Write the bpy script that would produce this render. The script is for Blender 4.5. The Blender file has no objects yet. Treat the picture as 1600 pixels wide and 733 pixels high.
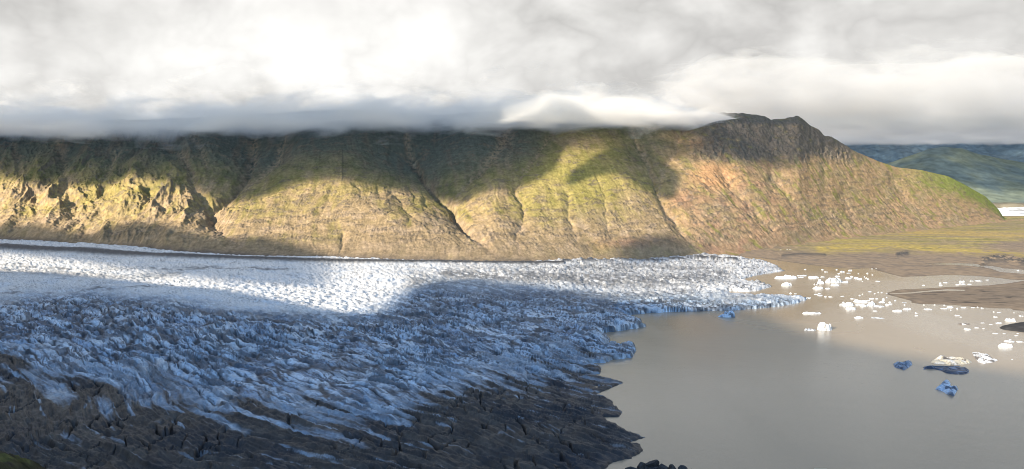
import bpy, math
import numpy as np

R = math.radians
rng = np.random.default_rng(11)
sc = bpy.context.scene
COL = sc.collection

# ------------------------------------------------------------------ camera
F = 1386.0                       # focal length in pixels of the 1600 px wide photograph
CX, CY = 800.0, 366.5
CAMZ = 230.0
PITCH = math.atan((CY - 285.0) / F)
cp, sp = math.cos(PITCH), math.sin(PITCH)

cam = bpy.data.cameras.new('camera')
cam.sensor_width = 36.0
cam.lens = 36.0 * F / 1600.0
cam.clip_start = 0.5
cam.clip_end = 120000.0
co = bpy.data.objects.new('camera', cam)
COL.objects.link(co)
co.location = (0, 0, CAMZ)
co.rotation_euler = (math.pi / 2 - PITCH, 0, 0)
sc.camera = co


def unproject(px, py, z=0.0):
    """where the line of sight through a photo pixel meets height z"""
    x = (np.asarray(px, float) - CX) / F
    v = -(np.asarray(py, float) - CY) / F
    dy = cp + v * sp
    dz = -sp + v * cp
    t = (z - CAMZ) / dz
    return x * t, dy * t


def ray_at_y(px, py, Y):
    x = (np.asarray(px, float) - CX) / F
    v = -(np.asarray(py, float) - CY) / F
    dy = cp + v * sp
    dz = -sp + v * cp
    t = Y / dy
    return x * t, CAMZ + dz * t


def project(X, Y, Z):
    z = Z - CAMZ
    d = Y * cp - z * sp
    up = Y * sp + z * cp
    return CX + F * X / d, CY - F * up / d


# ------------------------------------------------------------------ noise
def _hash(ix, iy, seed):
    h = (ix.astype(np.uint32) * np.uint32(374761393) + iy.astype(np.uint32) * np.uint32(668265263)
         + np.uint32((seed * 2246822519 + 97) & 0xffffffff))
    h = (h ^ (h >> np.uint32(13))) * np.uint32(1274126177)
    h = (h ^ (h >> np.uint32(15))) * np.uint32(2246822519)
    return h ^ (h >> np.uint32(16))


_ANG = np.linspace(0, 2 * np.pi, 64, endpoint=False)
_GX, _GY = np.cos(_ANG).astype(np.float32), np.sin(_ANG).astype(np.float32)


def pnoise(x, y, seed=0):
    x = np.asarray(x, float)
    y = np.asarray(y, float)
    x0 = np.floor(x)
    y0 = np.floor(y)
    fx = (x - x0).astype(np.float32)
    fy = (y - y0).astype(np.float32)
    ix = x0.astype(np.int64)
    iy = y0.astype(np.int64)
    u = fx * fx * fx * (fx * (fx * 6 - 15) + 10)
    w = fy * fy * fy * (fy * (fy * 6 - 15) + 10)

    def g(dx, dy):
        h = (_hash(ix + dx, iy + dy, seed) & np.uint32(63)).astype(np.int64)
        return _GX[h] * (fx - dx) + _GY[h] * (fy - dy)
    a = g(0, 0)
    a = a + u * (g(1, 0) - a)
    b = g(0, 1)
    b = b + u * (g(1, 1) - b)
    return (a + w * (b - a)) * 1.5


def fbm(x, y, octv=4, seed=0, gain=0.5, lac=2.03):
    s = 0
    a = 1.0
    n = 0
    for i in range(octv):
        s = s + a * pnoise(x + 17.3 * i, y - 9.1 * i, seed + i * 7)
        n += a
        a *= gain
        x = x * lac
        y = y * lac
    return s / n


def ridged(x, y, octv=4, seed=0, gain=0.5, lac=2.03):
    s = 0
    a = 1.0
    n = 0
    for i in range(octv):
        r = 1 - np.abs(pnoise(x + 11.3 * i, y + 5.7 * i, seed + i * 7)) * 1.6
        s = s + a * np.clip(r, 0, 1) ** 2
        n += a
        a *= gain
        x = x * lac
        y = y * lac
    return s / n


def worley(x, y, seed=0, jit=0.9):
    """F1, F2 and a random number of the nearest cell"""
    x0 = np.floor(x).astype(np.int64)
    y0 = np.floor(y).astype(np.int64)
    f1 = np.full(np.shape(x), 9.0, np.float32)
    f2 = np.full(np.shape(x), 9.0, np.float32)
    cid = np.zeros(np.shape(x), np.float32)
    for dx in (-1, 0, 1):
        for dy in (-1, 0, 1):
            h = _hash(x0 + dx, y0 + dy, seed)
            jx = ((h & np.uint32(1023)).astype(np.float32) / 1023 - .5) * jit + .5
            jy = (((h >> np.uint32(10)) & np.uint32(1023)).astype(np.float32) / 1023 - .5) * jit + .5
            r = ((h >> np.uint32(20)) & np.uint32(1023)).astype(np.float32) / 1023
            d = np.sqrt((x0 + dx + jx - x) ** 2 + (y0 + dy + jy - y) ** 2).astype(np.float32)
            near = d < f1
            f2 = np.where(near, f1, np.minimum(f2, d))
            cid = np.where(near, r, cid)
            f1 = np.where(near, d, f1)
    return f1, f2, cid


def sstep(a, b, x):
    t = np.clip((x - a) / (b - a), 0, 1)
    return t * t * (3 - 2 * t)


def itp(x, pts):
    p = np.array(pts, float)
    return np.interp(x, p[:, 0], p[:, 1])


def sdist(X, Y, poly):
    """signed distance to a polygon, positive inside"""
    P = np.asarray(poly, float)
    d = np.full(np.shape(X), 1e18)
    ins = np.zeros(np.shape(X), bool)
    n = len(P)
    for i in range(n):
        ax, ay = P[i]
        bx, by = P[(i + 1) % n]
        ex, ey = bx - ax, by - ay
        wx, wy = X - ax, Y - ay
        t = np.clip((wx * ex + wy * ey) / (ex * ex + ey * ey + 1e-12), 0, 1)
        dx = wx - ex * t
        dy = wy - ey * t
        np.minimum(d, dx * dx + dy * dy, out=d)
        if ay != by:
            c = ((ay > Y) != (by > Y)) & (X < (bx - ax) * (Y - ay) / (by - ay) + ax)
            ins ^= c
    d = np.sqrt(d)
    return np.where(ins, d, -d)


def ldist(x, y, line):
    """distance to an open polyline, with the position along it 0..1"""
    P = np.asarray(line, float)
    d = np.full(np.shape(x), 1e18)
    s = np.zeros(np.shape(x))
    n = len(P) - 1
    for i in range(n):
        ax, ay = P[i]
        bx, by = P[i + 1]
        ex, ey = bx - ax, by - ay
        t = np.clip(((x - ax) * ex + (y - ay) * ey) / (ex * ex + ey * ey + 1e-12), 0, 1)
        q = (x - ax - ex * t) ** 2 + (y - ay - ey * t) ** 2
        m = q < d
        d = np.where(m, q, d)
        s = np.where(m, (i + t) / n, s)
    return np.sqrt(d), s


def mixc(a, b, t):
    return a + (np.asarray(b, float) - a) * np.asarray(t)[..., None]


# ------------------------------------------------------------------ mesh helpers
def mesh_obj(name, V, faces, mat, col=None, smooth=True, parent=None):
    """faces: (n,4) or (n,3) index array"""
    me = bpy.data.meshes.new(name)
    V = np.ascontiguousarray(V, np.float32).reshape(-1, 3)
    faces = np.ascontiguousarray(faces, np.int32)
    n, k = faces.shape
    used = np.zeros(len(V), bool)
    used[faces.ravel()] = True
    if not used.all():
        remap = np.cumsum(used) - 1
        V = V[used]
        faces = remap[faces].astype(np.int32)
        if col is not None:
            col = np.asarray(col).reshape(-1, 3)[used]
    me.vertices.add(len(V))
    me.vertices.foreach_set('co', V.ravel())
    me.loops.add(n * k)
    me.loops.foreach_set('vertex_index', faces.ravel())
    me.polygons.add(n)
    me.polygons.foreach_set('loop_start', np.arange(0, n * k, k, dtype=np.int32))
    me.polygons.foreach_set('use_smooth', np.full(n, smooth, bool))
    me.update(calc_edges=True)
    if col is not None:
        c = np.ones((len(V), 4), np.float32)
        c[:, :3] = np.clip(np.asarray(col).reshape(-1, 3), 0, 1)
        at = me.attributes.new('tint', 'FLOAT_COLOR', 'POINT')
        at.data.foreach_set('color', c.ravel())
    me.materials.append(mat)
    o = bpy.data.objects.new(name, me)
    COL.objects.link(o)
    if parent is not None:
        o.parent = parent
    return o


def grid_faces(rows, cols, keep=None):
    i = np.arange(rows * cols).reshape(rows, cols)
    q = np.stack([i[:-1, :-1], i[:-1, 1:], i[1:, 1:], i[1:, :-1]], -1)
    if keep is not None:
        k = keep[:-1, :-1] | keep[:-1, 1:] | keep[1:, 1:] | keep[1:, :-1]
        return q[k]
    return q.reshape(-1, 4)


def structure(o, kind='structure', label=None):
    o['kind'] = kind
    if label:
        o['label'] = label
    return o


# ------------------------------------------------------------------ materials
def new_mat(name):
    m = bpy.data.materials.new(name)
    m.use_nodes = True
    nt = m.node_tree
    return m, nt, nt.nodes['Principled BSDF'], nt.nodes, nt.links


def surface_mat(name, rough=0.9, spec=0.25, nscale=0.3, namp=0.18, bump=0.0, bscale=1.0, flat=None):
    """vertex tint, or a flat colour, varied by two scales of noise"""
    m, nt, b, N, L = new_mat(name)
    if flat is None:
        a = N.new('ShaderNodeAttribute')
        a.attribute_name = 'tint'
        src = a.outputs['Color']
    else:
        r = N.new('ShaderNodeRGB')
        r.outputs[0].default_value = (*flat, 1)
        src = r.outputs[0]
    g = N.new('ShaderNodeNewGeometry')
    t = N.new('ShaderNodeTexNoise')
    t.inputs['Scale'].default_value = nscale
    t.inputs['Detail'].default_value = 6
    L.new(g.outputs['Position'], t.inputs['Vector'])
    mr = N.new('ShaderNodeMapRange')
    mr.inputs['From Min'].default_value = 0.3
    mr.inputs['From Max'].default_value = 0.7
    mr.inputs['To Min'].default_value = 1 - namp
    mr.inputs['To Max'].default_value = 1 + namp
    L.new(t.outputs['Fac'], mr.inputs['Value'])
    vm = N.new('ShaderNodeVectorMath')
    vm.operation = 'SCALE'
    L.new(src, vm.inputs[0])
    L.new(mr.outputs[0], vm.inputs['Scale'])
    L.new(vm.outputs[0], b.inputs['Base Color'])
    b.inputs['Roughness'].default_value = rough
    b.inputs['Specular IOR Level'].default_value = spec
    if bump > 0:
        t2 = N.new('ShaderNodeTexNoise')
        t2.inputs['Scale'].default_value = bscale
        t2.inputs['Detail'].default_value = 4
        L.new(g.outputs['Position'], t2.inputs['Vector'])
        bp = N.new('ShaderNodeBump')
        bp.inputs['Distance'].default_value = bump
        bp.inputs['Strength'].default_value = 1.0
        L.new(t2.outputs['Fac'], bp.inputs['Height'])
        L.new(bp.outputs[0], b.inputs['Normal'])
    return m


def volume_mat(name, density, color=(0.99, 0.965, 0.93), aniso=0.2):
    m = bpy.data.materials.new(name)
    m.use_nodes = True
    N, L = m.node_tree.nodes, m.node_tree.links
    N.clear()
    o = N.new('ShaderNodeOutputMaterial')
    v = N.new('ShaderNodeVolumePrincipled')
    v.inputs['Color'].default_value = (*color, 1)
    v.inputs['Density'].default_value = density
    v.inputs['Anisotropy'].default_value = aniso
    L.new(v.outputs[0], o.inputs['Volume'])
    return m


def cloud_mat(name, density, zlo, zhi, sxy, sz, aniso=0.1, color=(0.99, 0.965, 0.93), step=0.07, tiltx=0.0, zb0=0.0, zb1=1.0):
    """cloud whose density thins upward and breaks into wisps"""
    m = volume_mat(name, density, color=color, aniso=aniso)
    N, L = m.node_tree.nodes, m.node_tree.links
    v = next(n for n in N if n.bl_idname == 'ShaderNodeVolumePrincipled')
    g = N.new('ShaderNodeNewGeometry')
    mp = N.new('ShaderNodeMapping')
    mp.inputs['Scale'].default_value = (1 / sxy, 1 / sxy, 1 / sz)
    L.new(g.outputs['Position'], mp.inputs['Vector'])
    t = N.new('ShaderNodeTexNoise')
    t.inputs['Scale'].default_value = 1.0
    t.inputs['Detail'].default_value = 5
    t.inputs['Roughness'].default_value = 0.58
    t.inputs['Distortion'].default_value = 0.6
    L.new(mp.outputs[0], t.inputs['Vector'])
    sx = N.new('ShaderNodeSeparateXYZ')
    L.new(g.outputs['Position'], sx.inputs[0])
    r = N.new('ShaderNodeMapRange')
    r.interpolation_type = 'LINEAR'
    for k, val in (('From Min', zlo), ('From Max', zhi), ('To Min', 1.1), ('To Max', -0.75)):
        r.inputs[k].default_value = val
    zt = N.new('ShaderNodeMath')
    zt.operation = 'MULTIPLY_ADD'
    L.new(sx.outputs[0], zt.inputs[0])
    zt.inputs[1].default_value = -tiltx
    L.new(sx.outputs[2], zt.inputs[2])
    L.new(zt.outputs[0], r.inputs['Value'])
    rb = N.new('ShaderNodeMapRange')
    rb.interpolation_type = 'SMOOTHSTEP'
    for k, val in (('From Min', zb0), ('From Max', zb1), ('To Min', -1.7), ('To Max', 0.0)):
        rb.inputs[k].default_value = val
    L.new(zt.outputs[0], rb.inputs['Value'])
    both = N.new('ShaderNodeMath')
    both.operation = 'ADD'
    L.new(r.outputs[0], both.inputs[0])
    L.new(rb.outputs[0], both.inputs[1])
    a = N.new('ShaderNodeMath')
    a.operation = 'MULTIPLY_ADD'
    L.new(t.outputs['Fac'], a.inputs[0])
    a.inputs[1].default_value = 5.0
    a.inputs[2].default_value = -2.35
    b = N.new('ShaderNodeMath')
    b.operation = 'ADD'
    b.use_clamp = True
    L.new(a.outputs[0], b.inputs[0])
    L.new(both.outputs[0], b.inputs[1])
    c = N.new('ShaderNodeMath')
    c.operation = 'MULTIPLY'
    L.new(b.outputs[0], c.inputs[0])
    c.inputs[1].default_value = density
    L.new(c.outputs[0], v.inputs['Density'])
    m.cycles.volume_step_rate = step
    return m


M_ice = surface_mat('glacier ice', rough=0.55, spec=0.35, nscale=0.35, namp=0.22, bump=0.35, bscale=0.9)
M_mount = surface_mat('mountain slope', rough=0.95, spec=0.1, nscale=0.06, namp=0.22, bump=1.2, bscale=0.16)
M_plain = surface_mat('outwash gravel', rough=0.92, spec=0.15, nscale=0.05, namp=0.15)
M_berg = surface_mat('iceberg ice', rough=0.45, spec=0.4, nscale=0.8, namp=0.15, bump=0.15, bscale=1.2)
M_rock = surface_mat('dark boulder rock', rough=0.85, spec=0.25, nscale=0.9, namp=0.35, bump=0.2, bscale=1.5, flat=(0.05, 0.047, 0.046))
M_moss = surface_mat('moss and grass', rough=0.95, spec=0.1, nscale=1.5, namp=0.4, bump=0.1, bscale=4)
M_far = surface_mat('far hill slope', rough=0.95, spec=0.1, nscale=0.012, namp=0.25)

# ------------------------------------------------------------------ sun and sky
SUN_AZ, SUN_EL = R(38), R(16)                      # behind the viewer, to the left
TE = math.tan(SUN_EL)
SDX, SDY = -math.sin(SUN_AZ), -math.cos(SUN_AZ)      # horizontal direction towards the sun
sun = bpy.data.lights.new('sun', 'SUN')
sun.energy = 3.9
sun.angle = R(0.5)
sun.color = (1.0, 0.89, 0.72)
so = bpy.data.objects.new('sun', sun)
COL.objects.link(so)
from mathutils import Vector
so.rotation_euler = Vector((-SDX * math.cos(SUN_EL), -SDY * math.cos(SUN_EL), -math.sin(SUN_EL))).to_track_quat('-Z', 'Y').to_euler()
so.location = (0, 0, 2000)

world = bpy.data.worlds.new('World')
sc.world = world
world.use_nodes = True
WN, WL = world.node_tree.nodes, world.node_tree.links
WN.clear()


class E:
    """tiny expression wrapper round shader math nodes"""
    def __init__(self, s):
        self.s = s

    @staticmethod
    def op(kind, *a):
        n = WN.new('ShaderNodeMath')
        n.operation = kind
        for i, v in enumerate(a):
            if isinstance(v, E):
                WL.new(v.s, n.inputs[i])
            else:
                n.inputs[i].default_value = v
        return E(n.outputs[0])

    def __add__(self, o): return E.op('ADD', self, o)
    def __radd__(self, o): return E.op('ADD', self, o)
    def __sub__(self, o): return E.op('SUBTRACT', self, o)
    def __rsub__(self, o): return E.op('SUBTRACT', o, self)
    def __mul__(self, o): return E.op('MULTIPLY', self, o)
    def __rmul__(self, o): return E.op('MULTIPLY', self, o)
    def __truediv__(self, o): return E.op('DIVIDE', self, o)


def wstep(a, b, x):
    n = WN.new('ShaderNodeMapRange')
    n.interpolation_type = 'SMOOTHSTEP'
    n.inputs['From Min'].default_value = a
    n.inputs['From Max'].default_value = b
    WL.new(x.s, n.inputs['Value'])
    return E(n.outputs[0])


def wblob(az, el, px, py, rx, ry, soft=1.0):
    a0 = math.atan((px - 800) / F)
    e0 = math.atan((285 - py) / F)
    dx = (az - a0) * (F / rx)
    dy = (el - e0) * (F / ry)
    d = E.op('SQRT', dx * dx + dy * dy)
    return 1 - wstep(1 - soft * .7, 1 + soft * .5, d)


tc = WN.new('ShaderNodeTexCoord')
sepn = WN.new('ShaderNodeSeparateXYZ')
WL.new(tc.outputs['Generated'], sepn.inputs[0])
dx_, dy_, dz_ = (E(sepn.outputs[i]) for i in range(3))
az = E.op('ARCTAN2', dx_, dy_)
el = E.op('ARCSINE', dz_)


def wnoise(scale, detail, rough, dist, off, ystretch=1.0):
    cmb = WN.new('ShaderNodeCombineXYZ')
    WL.new((az * 1.0).s, cmb.inputs[0])
    WL.new((el * ystretch).s, cmb.inputs[1])
    cmb.inputs[2].default_value = off
    n = WN.new('ShaderNodeTexNoise')
    n.inputs['Scale'].default_value = scale
    n.inputs['Detail'].default_value = detail
    n.inputs['Roughness'].default_value = rough
    n.inputs['Distortion'].default_value = dist
    WL.new(cmb.outputs[0], n.inputs['Vector'])
    return E(n.outputs['Fac']) - 0.5


n_big = wnoise(5.0, 5, 0.55, 0.6, 3.1, 1.5)
n_mid = wnoise(11.0, 6, 0.55, 0.35, 8.3, 1.35)
n_wisp = wnoise(7.0, 6, 0.6, 0.8, 13.7, 1.6)
n_puff = E.op('ABSOLUTE', wnoise(7.5, 4, 0.5, 0.25, 21.3, 1.25)) * 2.0 - 0.16
azw = az + n_big * 0.14 + n_mid * 0.05
elw = el + n_mid * 0.055 + n_big * 0.05

bright = 0.79 + n_big * 0.34 + n_mid * 0.36 + n_wisp * 0.30 + n_puff * 0.75
bright = bright + wblob(azw, elw, 440, 95, 350, 115, 1.3) * 0.36
bright = bright + wblob(azw, elw, 640, 30, 220, 100, 1.6) * 0.12
bright = bright - wblob(azw, elw, 40, 20, 230, 70, 1.0) * 0.14
bright = bright - wblob(azw, elw, 855, 90, 60, 120, 1.2) * 0.09
bright = bright + wblob(azw, elw, 1360, 150, 150, 40, 0.8) * 0.14
bright = bright + wblob(azw, elw, 960, 170, 110, 30, 0.8) * 0.10
bright = bright + wblob(azw, elw, 1420, 95, 260, 45, 1.3) * 0.10
bright = bright - wblob(azw, elw, 1480, 205, 330, 34, 1.0) * 0.26
bright = bright - (1 - wstep(0.035, 0.085, elw)) * 0.10
bright = bright - (1 - wstep(0.055, 0.118, elw)) * (1 - wstep(-0.06, 0.14, azw)) * 0.20
bright = E.op('MAXIMUM', bright, 0.25)

CLOUD_GAIN = 0.285
cr = WN.new('ShaderNodeCombineColor')
for i, k in enumerate((1.0, 0.985, 0.955)):
    WL.new((bright * k).s, cr.inputs[i])
bg_cloud = WN.new('ShaderNodeBackground')
bg_cloud.inputs['Strength'].default_value = CLOUD_GAIN
WL.new(cr.outputs[0], bg_cloud.inputs['Color'])

sky = WN.new('ShaderNodeTexSky')
sky.sky_type = 'NISHITA'
sky.sun_disc = False
sky.sun_elevation = SUN_EL
sky.sun_rotation = math.pi + SUN_AZ
sky.altitude = 200
sky.dust_density = 0.15
sky.ozone_density = 2.0
bg_sky = WN.new('ShaderNodeBackground')
bg_sky.inputs['Strength'].default_value = 0.125
WL.new(sky.outputs[0], bg_sky.inputs['Color'])

cover = (1 - wstep(0.48, 0.85, el + n_big * 0.5)) * wstep(-0.55, 0.35, dy_)
mixs = WN.new('ShaderNodeMixShader')
WL.new(cover.s, mixs.inputs[0])
WL.new(bg_sky.outputs[0], mixs.inputs[1])
WL.new(bg_cloud.outputs[0], mixs.inputs[2])
wout = WN.new('ShaderNodeOutputWorld')
WL.new(mixs.outputs[0], wout.inputs['Surface'])

sc.view_settings.view_transform = 'Standard'
sc.view_settings.look = 'None'
sc.view_settings.exposure = 1.7
sc.view_settings.gamma = 1.0
sc.cycles.max_bounces = 8
sc.cycles.diffuse_bounces = 3
sc.cycles.glossy_bounces = 3
sc.cycles.volume_bounces = 4
sc.cycles.transparent_max_bounces = 16
sc.cycles.use_denoising = True
sc.cycles.pixel_filter_type = 'BLACKMAN_HARRIS'
sc.cycles.filter_width = 0.9
sc.cycles.sample_clamp_indirect = 0.8

# ------------------------------------------------------------------ shared curves
YB = [(-200, 366), (-60, 371), (0, 375), (150, 384), (300, 396), (430, 403), (600, 408), (760, 412), (880, 411), (1000, 406), (1100, 399),
      (1200, 387), (1300, 374), (1400, 362), (1500, 352), (1560, 346), (1580, 344), (1640, 340)]
ZB = [(-200, 62), (0, 58), (300, 48), (600, 34), (850, 20), (1000, 10), (1100, 6), (1250, 5), (1400, 8), (1640, 10)]
YR = [(-200, 186), (0, 188), (150, 188), (250, 186), (330, 182), (400, 178), (500, 172), (560, 172), (650, 176), (720, 172), (850, 172), (950, 172),
      (1040, 174), (1090, 177), (1125, 176), (1165, 177), (1195, 181), (1205, 187), (1225, 185), (1248, 181), (1258, 189), (1266, 196), (1280, 203), (1288, 212), (1300, 214), (1335, 236),
      (1370, 251), (1400, 261), (1440, 266), (1480, 275), (1510, 290), (1540, 307), (1560, 327), (1570, 343), (1600, 352), (1640, 360)]
DR = [(-200, 3500), (200, 3500), (600, 3560), (900, 3620), (1100, 3780), (1250, 4020), (1330, 4300), (1400, 4600), (1500, 5050), (1570, 5420), (1640, 5600)]


def mount_frame(px):
    zb = itp(px, ZB)
    bx, by = unproject(px, itp(px, YB), zb)
    ry = itp(px, DR)
    rx, rz = ray_at_y(px, itp(px, YR), ry)
    return bx, by, zb, rx, ry, rz


def mount_base_surface(px, s):
    bx, by, zb, rx, ry, rz = mount_frame(px)
    X = bx + (rx - bx) * s
    Y = by + (ry - by) * s
    sc_ = np.clip(s, 0, 1)
    prof = 0.28 * sc_ + 0.72 * sc_ ** 1.25
    Z = zb + (rz - zb) * prof
    Z = np.where(s > 1, rz - (rz - zb) * (s - 1) * 0.9, Z)
    Z = np.where(s < 0, zb + s * 60, Z)
    return X, Y, Z


# ------------------------------------------------------------------ mountain
def build_mountain():
    cols = np.concatenate([np.arange(-520, -130, 3.5), np.arange(-130, 1600, 1.12)])
    s = np.concatenate([np.linspace(-0.12, 1.02, 320), np.linspace(1.05, 1.6, 22)])
    PX, S = np.meshgrid(cols, s)
    X, Y, Z = mount_base_surface(PX, S)
    px, py = project(X, Y, Z)
    hgt = np.clip(S, 0, 1)
    bell = sstep(-0.02, 0.10, S) * (1 - 0.85 * sstep(0.9, 1.02, S))
    endf = 1 - sstep(1480, 1570, PX)
    # slope run coordinate: horizontal metres along the range, gently skewed
    q = X + 0.18 * (Y - 2600)
    wq = 60 * fbm(X / 420, Y / 420, 3, 5)
    qq = q + wq
    run = S * 900

    left = 1 - sstep(250, 420, px)                    # broken buttresses
    right = sstep(1000, 1120, px)                     # bedded scree face
    mid = (1 - left) * (1 - right)

    dz = np.zeros_like(Z)
    # broad spurs and hollows
    dz += 26 * fbm(qq / 430, run / 900, 3, 21) * bell * (0.6 + 0.7 * left)
    # left buttresses
    rb = ridged(qq / 170 + 0.3 * fbm(X / 150, Y / 150, 2, 8), run / 900 + 3, 4, 31, 0.48)
    dz += left * bell * (rb - 0.45) * 36
    dz += left * bell * 13 * (ridged((qq + .3 * run) / 62, run / 190, 4, 77) - 0.4) * sstep(0.1, 0.35, S)
    # middle gullies: narrow rills on a smooth slope
    rills = ridged(qq / 62, run / 620, 3, 41, 0.55) ** 2.5
    rp = sstep(-.1, .3, fbm(X / 210, Z / 110, 3, 42))
    dz -= mid * bell * rills * 6 * rp * sstep(0.15, 0.4, S)
    dz += mid * bell * 5 * fbm(qq / 70, run / 200, 4, 43)
    # right face: diagonal rills
    qd = q + run * 0.32 + wq * 0.4
    rl = ridged(qd / 75, run / 700, 4, 51, 0.55) ** 2
    rp2 = .25 + .75 * sstep(-.1, .35, fbm(X / 190, Z / 90, 3, 58))
    dz -= right * bell * (rl * 10 * rp2 - 2.5) * endf
    dz += right * bell * 2.8 * (ridged(qd / 30, run / 130, 4, 57, .6) - .4) * endf
    dz += right * bell * 2.2 * fbm(X / 26, Z / 16, 4, 59) * endf
    # carved valleys, traced on the slope
    valleys = [
        ([(400, 175), (392, 225), (380, 262), (352, 290), (328, 310), (336, 338), (352, 362), (372, 388)], 80, 52, 13),
        ([(250, 200), (285, 245), (310, 285), (328, 310)], 34, 22, 10),
        ([(455, 195), (430, 230), (395, 262), (380, 275)], 30, 26, 10),
        ([(300, 205), (320, 240), (330, 280)], 22, 18, 10),
        ([(625, 175), (655, 235), (688, 275), (702, 296), (722, 330), (742, 368), (775, 398)], 112, 92, 9),
        ([(800, 178), (770, 230), (735, 265), (702, 296)], 40, 44, 12),
        ([(880, 178), (842, 225), (818, 262), (806, 290), (818, 330), (810, 370), (812, 400)], 26, 34, 6),
        ([(800, 200), (790, 240), (806, 290)], 14, 18, 9),
        ([(985, 190), (1010, 240), (1022, 285), (1045, 330), (1070, 370), (1090, 398)], 38, 34, 7),
        ([(1068, 190), (1052, 240), (1026, 285)], 30, 26, 8),
        ([(95, 225), (100, 270), (112, 310), (126, 345), (118, 378)], 22, 30, 12),
        ([(20, 230), (38, 280), (55, 320), (70, 350)], 18, 24, 11),
        ([(185, 235), (160, 275), (150, 310), (165, 345)], 18, 22, 10),
        ([(222, 285), (238, 312), (258, 330), (250, 360)], 14, 12, 7),
        ([(520, 280), (512, 312), (490, 345)], 5, 8, 4), ([(560, 282), (568, 318)], 5, 8, 4), ([(610, 285), (640, 330), (636, 380)], 7, 9, 4),
        ([(588, 280), (600, 320)], 4, 7, 4), ([(540, 360), (530, 400)], 7, 8, 4), ([(660, 285), (668, 320)], 5, 7, 4),
        ([(1120, 255), (1150, 300), (1195, 352), (1225, 380)], 16, 14, 6), ([(1200, 265), (1240, 318), (1262, 352)], 16, 14, 6),
        ([(1310, 300), (1325, 322), (1340, 345)], 14, 12, 5), ([(1390, 275), (1410, 300), (1425, 330)], 14, 12, 5), ([(885, 290), (890, 340), (905, 385)], 7, 10, 4),
        ([(940, 285), (948, 340), (955, 390)], 7, 10, 4),
    ]
    wx = px + 9 * fbm(X / 90, Z / 60, 3, 61) + 4 * fbm(X / 25, Z / 20, 2, 62)
    wy = py + 5 * fbm(X / 110, Z / 90, 2, 63)
    canyon = np.zeros_like(Z)
    for ln, dep, wt, wb in valleys:
        lo = np.array(ln)
        m = (px > lo[:, 0].min() - 90) & (px < lo[:, 0].max() + 90)
        d = np.full(Z.shape, 1e9)
        t = np.zeros(Z.shape)
        d[m], t[m] = ldist(wx[m], wy[m], ln)
        w = wt + (wb - wt) * t
        end = sstep(0, 0.12, t) * (1 - 0.9 * sstep(0.55, 1.0, t))
        v = np.clip(1 - d / (w * 1.7), 0, 1)
        dz -= dep * v ** 1.35 * end * (0.25 + 0.75 * (1 - t)) * sstep(-.02, .1, S)
        core = np.clip(1 - d / (wb * 0.9), 0, 1)
        dz -= dep * 0.15 * core ** 0.8 * end * sstep(-.02, .1, S)
        canyon = np.maximum(canyon, core * min(1.0, dep / 30))
    # rock ribs standing in the left canyon and upper crag
    crag = sstep(1050, 1130, px + 25 * fbm(X / 120, Z / 60, 2, 70)) * (1 - sstep(1325, 1380, px)) * sstep(-8, 14, (252 - py) + 16 * fbm(X / 70, Z / 60, 3, 71))
    dz += crag * (ridged(X / 44 + .4 * fbm(X / 30, Z / 30, 2, 81), Z / 60, 4, 72) - 0.45) * 17 * bell
    dz += crag * 13 * fbm(X / 30, Z / 24, 4, 73) * sstep(-.1, .2, S) * (1 - .65 * sstep(.85, 1, S))
    ribs = left * np.clip(1 - np.hypot((px - 345) / 42, (py - 325) / 34), 0, 1)
    dz += ribs * (ridged(X / 16, Z / 70, 3, 74) - 0.3) * 26
    dz += 2.5 * fbm(X / 14, Y / 14, 3, 75) * (0.35 + left + right * .7 + crag) * bell
    dz += 1.1 * fbm(X / 7, Y / 7, 3, 76, .6) * bell
    scree = fbm(qq / 7.5, run / 130, 3, 86, .6)
    dz += 1.0 * scree * bell * (1 - .4 * left)
    outc = sstep(.12, .30, fbm(X / 60, Z / 13, 4, 78) + .12 * sstep(.55, .3, S)) * bell * sstep(.06, .14, S)
    dz += outc * 3.4 * ridged(X / 13, Z / 9, 3, 79)
    Z2 = Z + dz * np.where(S > 1, 0.4, 1.0)
    # bedding: benches that follow height, dipping gently to the right
    zz = Z2 + 0.045 * X + 6 * fbm(X / 200, Y / 200, 2, 80)
    for P, A, wgt in ((23.0, 7.5, right * 0.5 + left * 0.3 + mid * 0.14), (9.5, 3.0, right * 0.55 + left * 0.4 + mid * 0.14)):
        k = zz / P
        fr = k - np.floor(k)
        saw = sstep(0.3, 0.7, fr) - fr
        patch = sstep(-0.15, 0.3, fbm(X / 130, Z2 / 50, 3, int(P)))
        Z2 = Z2 + A * saw * wgt * patch * bell * endf
    Z = Z2

    # ---- colour: what grows or lies on the slope, plus shade painted higher up
    gy, gx = np.gradient(Z), np.gradient(X, axis=1)
    steep = np.hypot(np.gradient(Z, axis=0) / np.maximum(np.hypot(np.gradient(X, axis=0), np.gradient(Y, axis=0)), .5),
                     np.gradient(Z, axis=1) / np.maximum(np.abs(np.gradient(X, axis=1)), .5))
    f1 = fbm(X / 160, Z / 60, 4, 90)
    f2 = fbm(X / 45, Z / 18, 4, 91)
    f3 = fbm(X / 12, Z / 7, 3, 92)
    streak = fbm(qq / 26, run / 240, 4, 93)
    C = np.empty(Z.shape + (3,))
    C[:] = (0.295, 0.212, 0.115)                                     # dry scree
    C = mixc(C, (0.33, 0.24, 0.15), sstep(-.1, .35, f2))
    moss = sstep(-0.08, 0.28, 0.55 * f1 + 0.45 * f2 + 0.35 * streak + 0.42 * (sstep(0.15, 0.5, S) - 0.38)) * (1 - 0.6 * right)
    C = mixc(C, (0.265, 0.205, 0.075), 0.8 * moss)
    green = sstep(0.05, 0.42, 0.5 * f1 - 0.4 * f2 + 0.55 * streak + 0.25 * (sstep(0.3, 0.6, S) - .3)) * (1 - 0.35 * right)
    C = mixc(C, (0.165, 0.15, 0.045), 0.7 * green)
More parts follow.
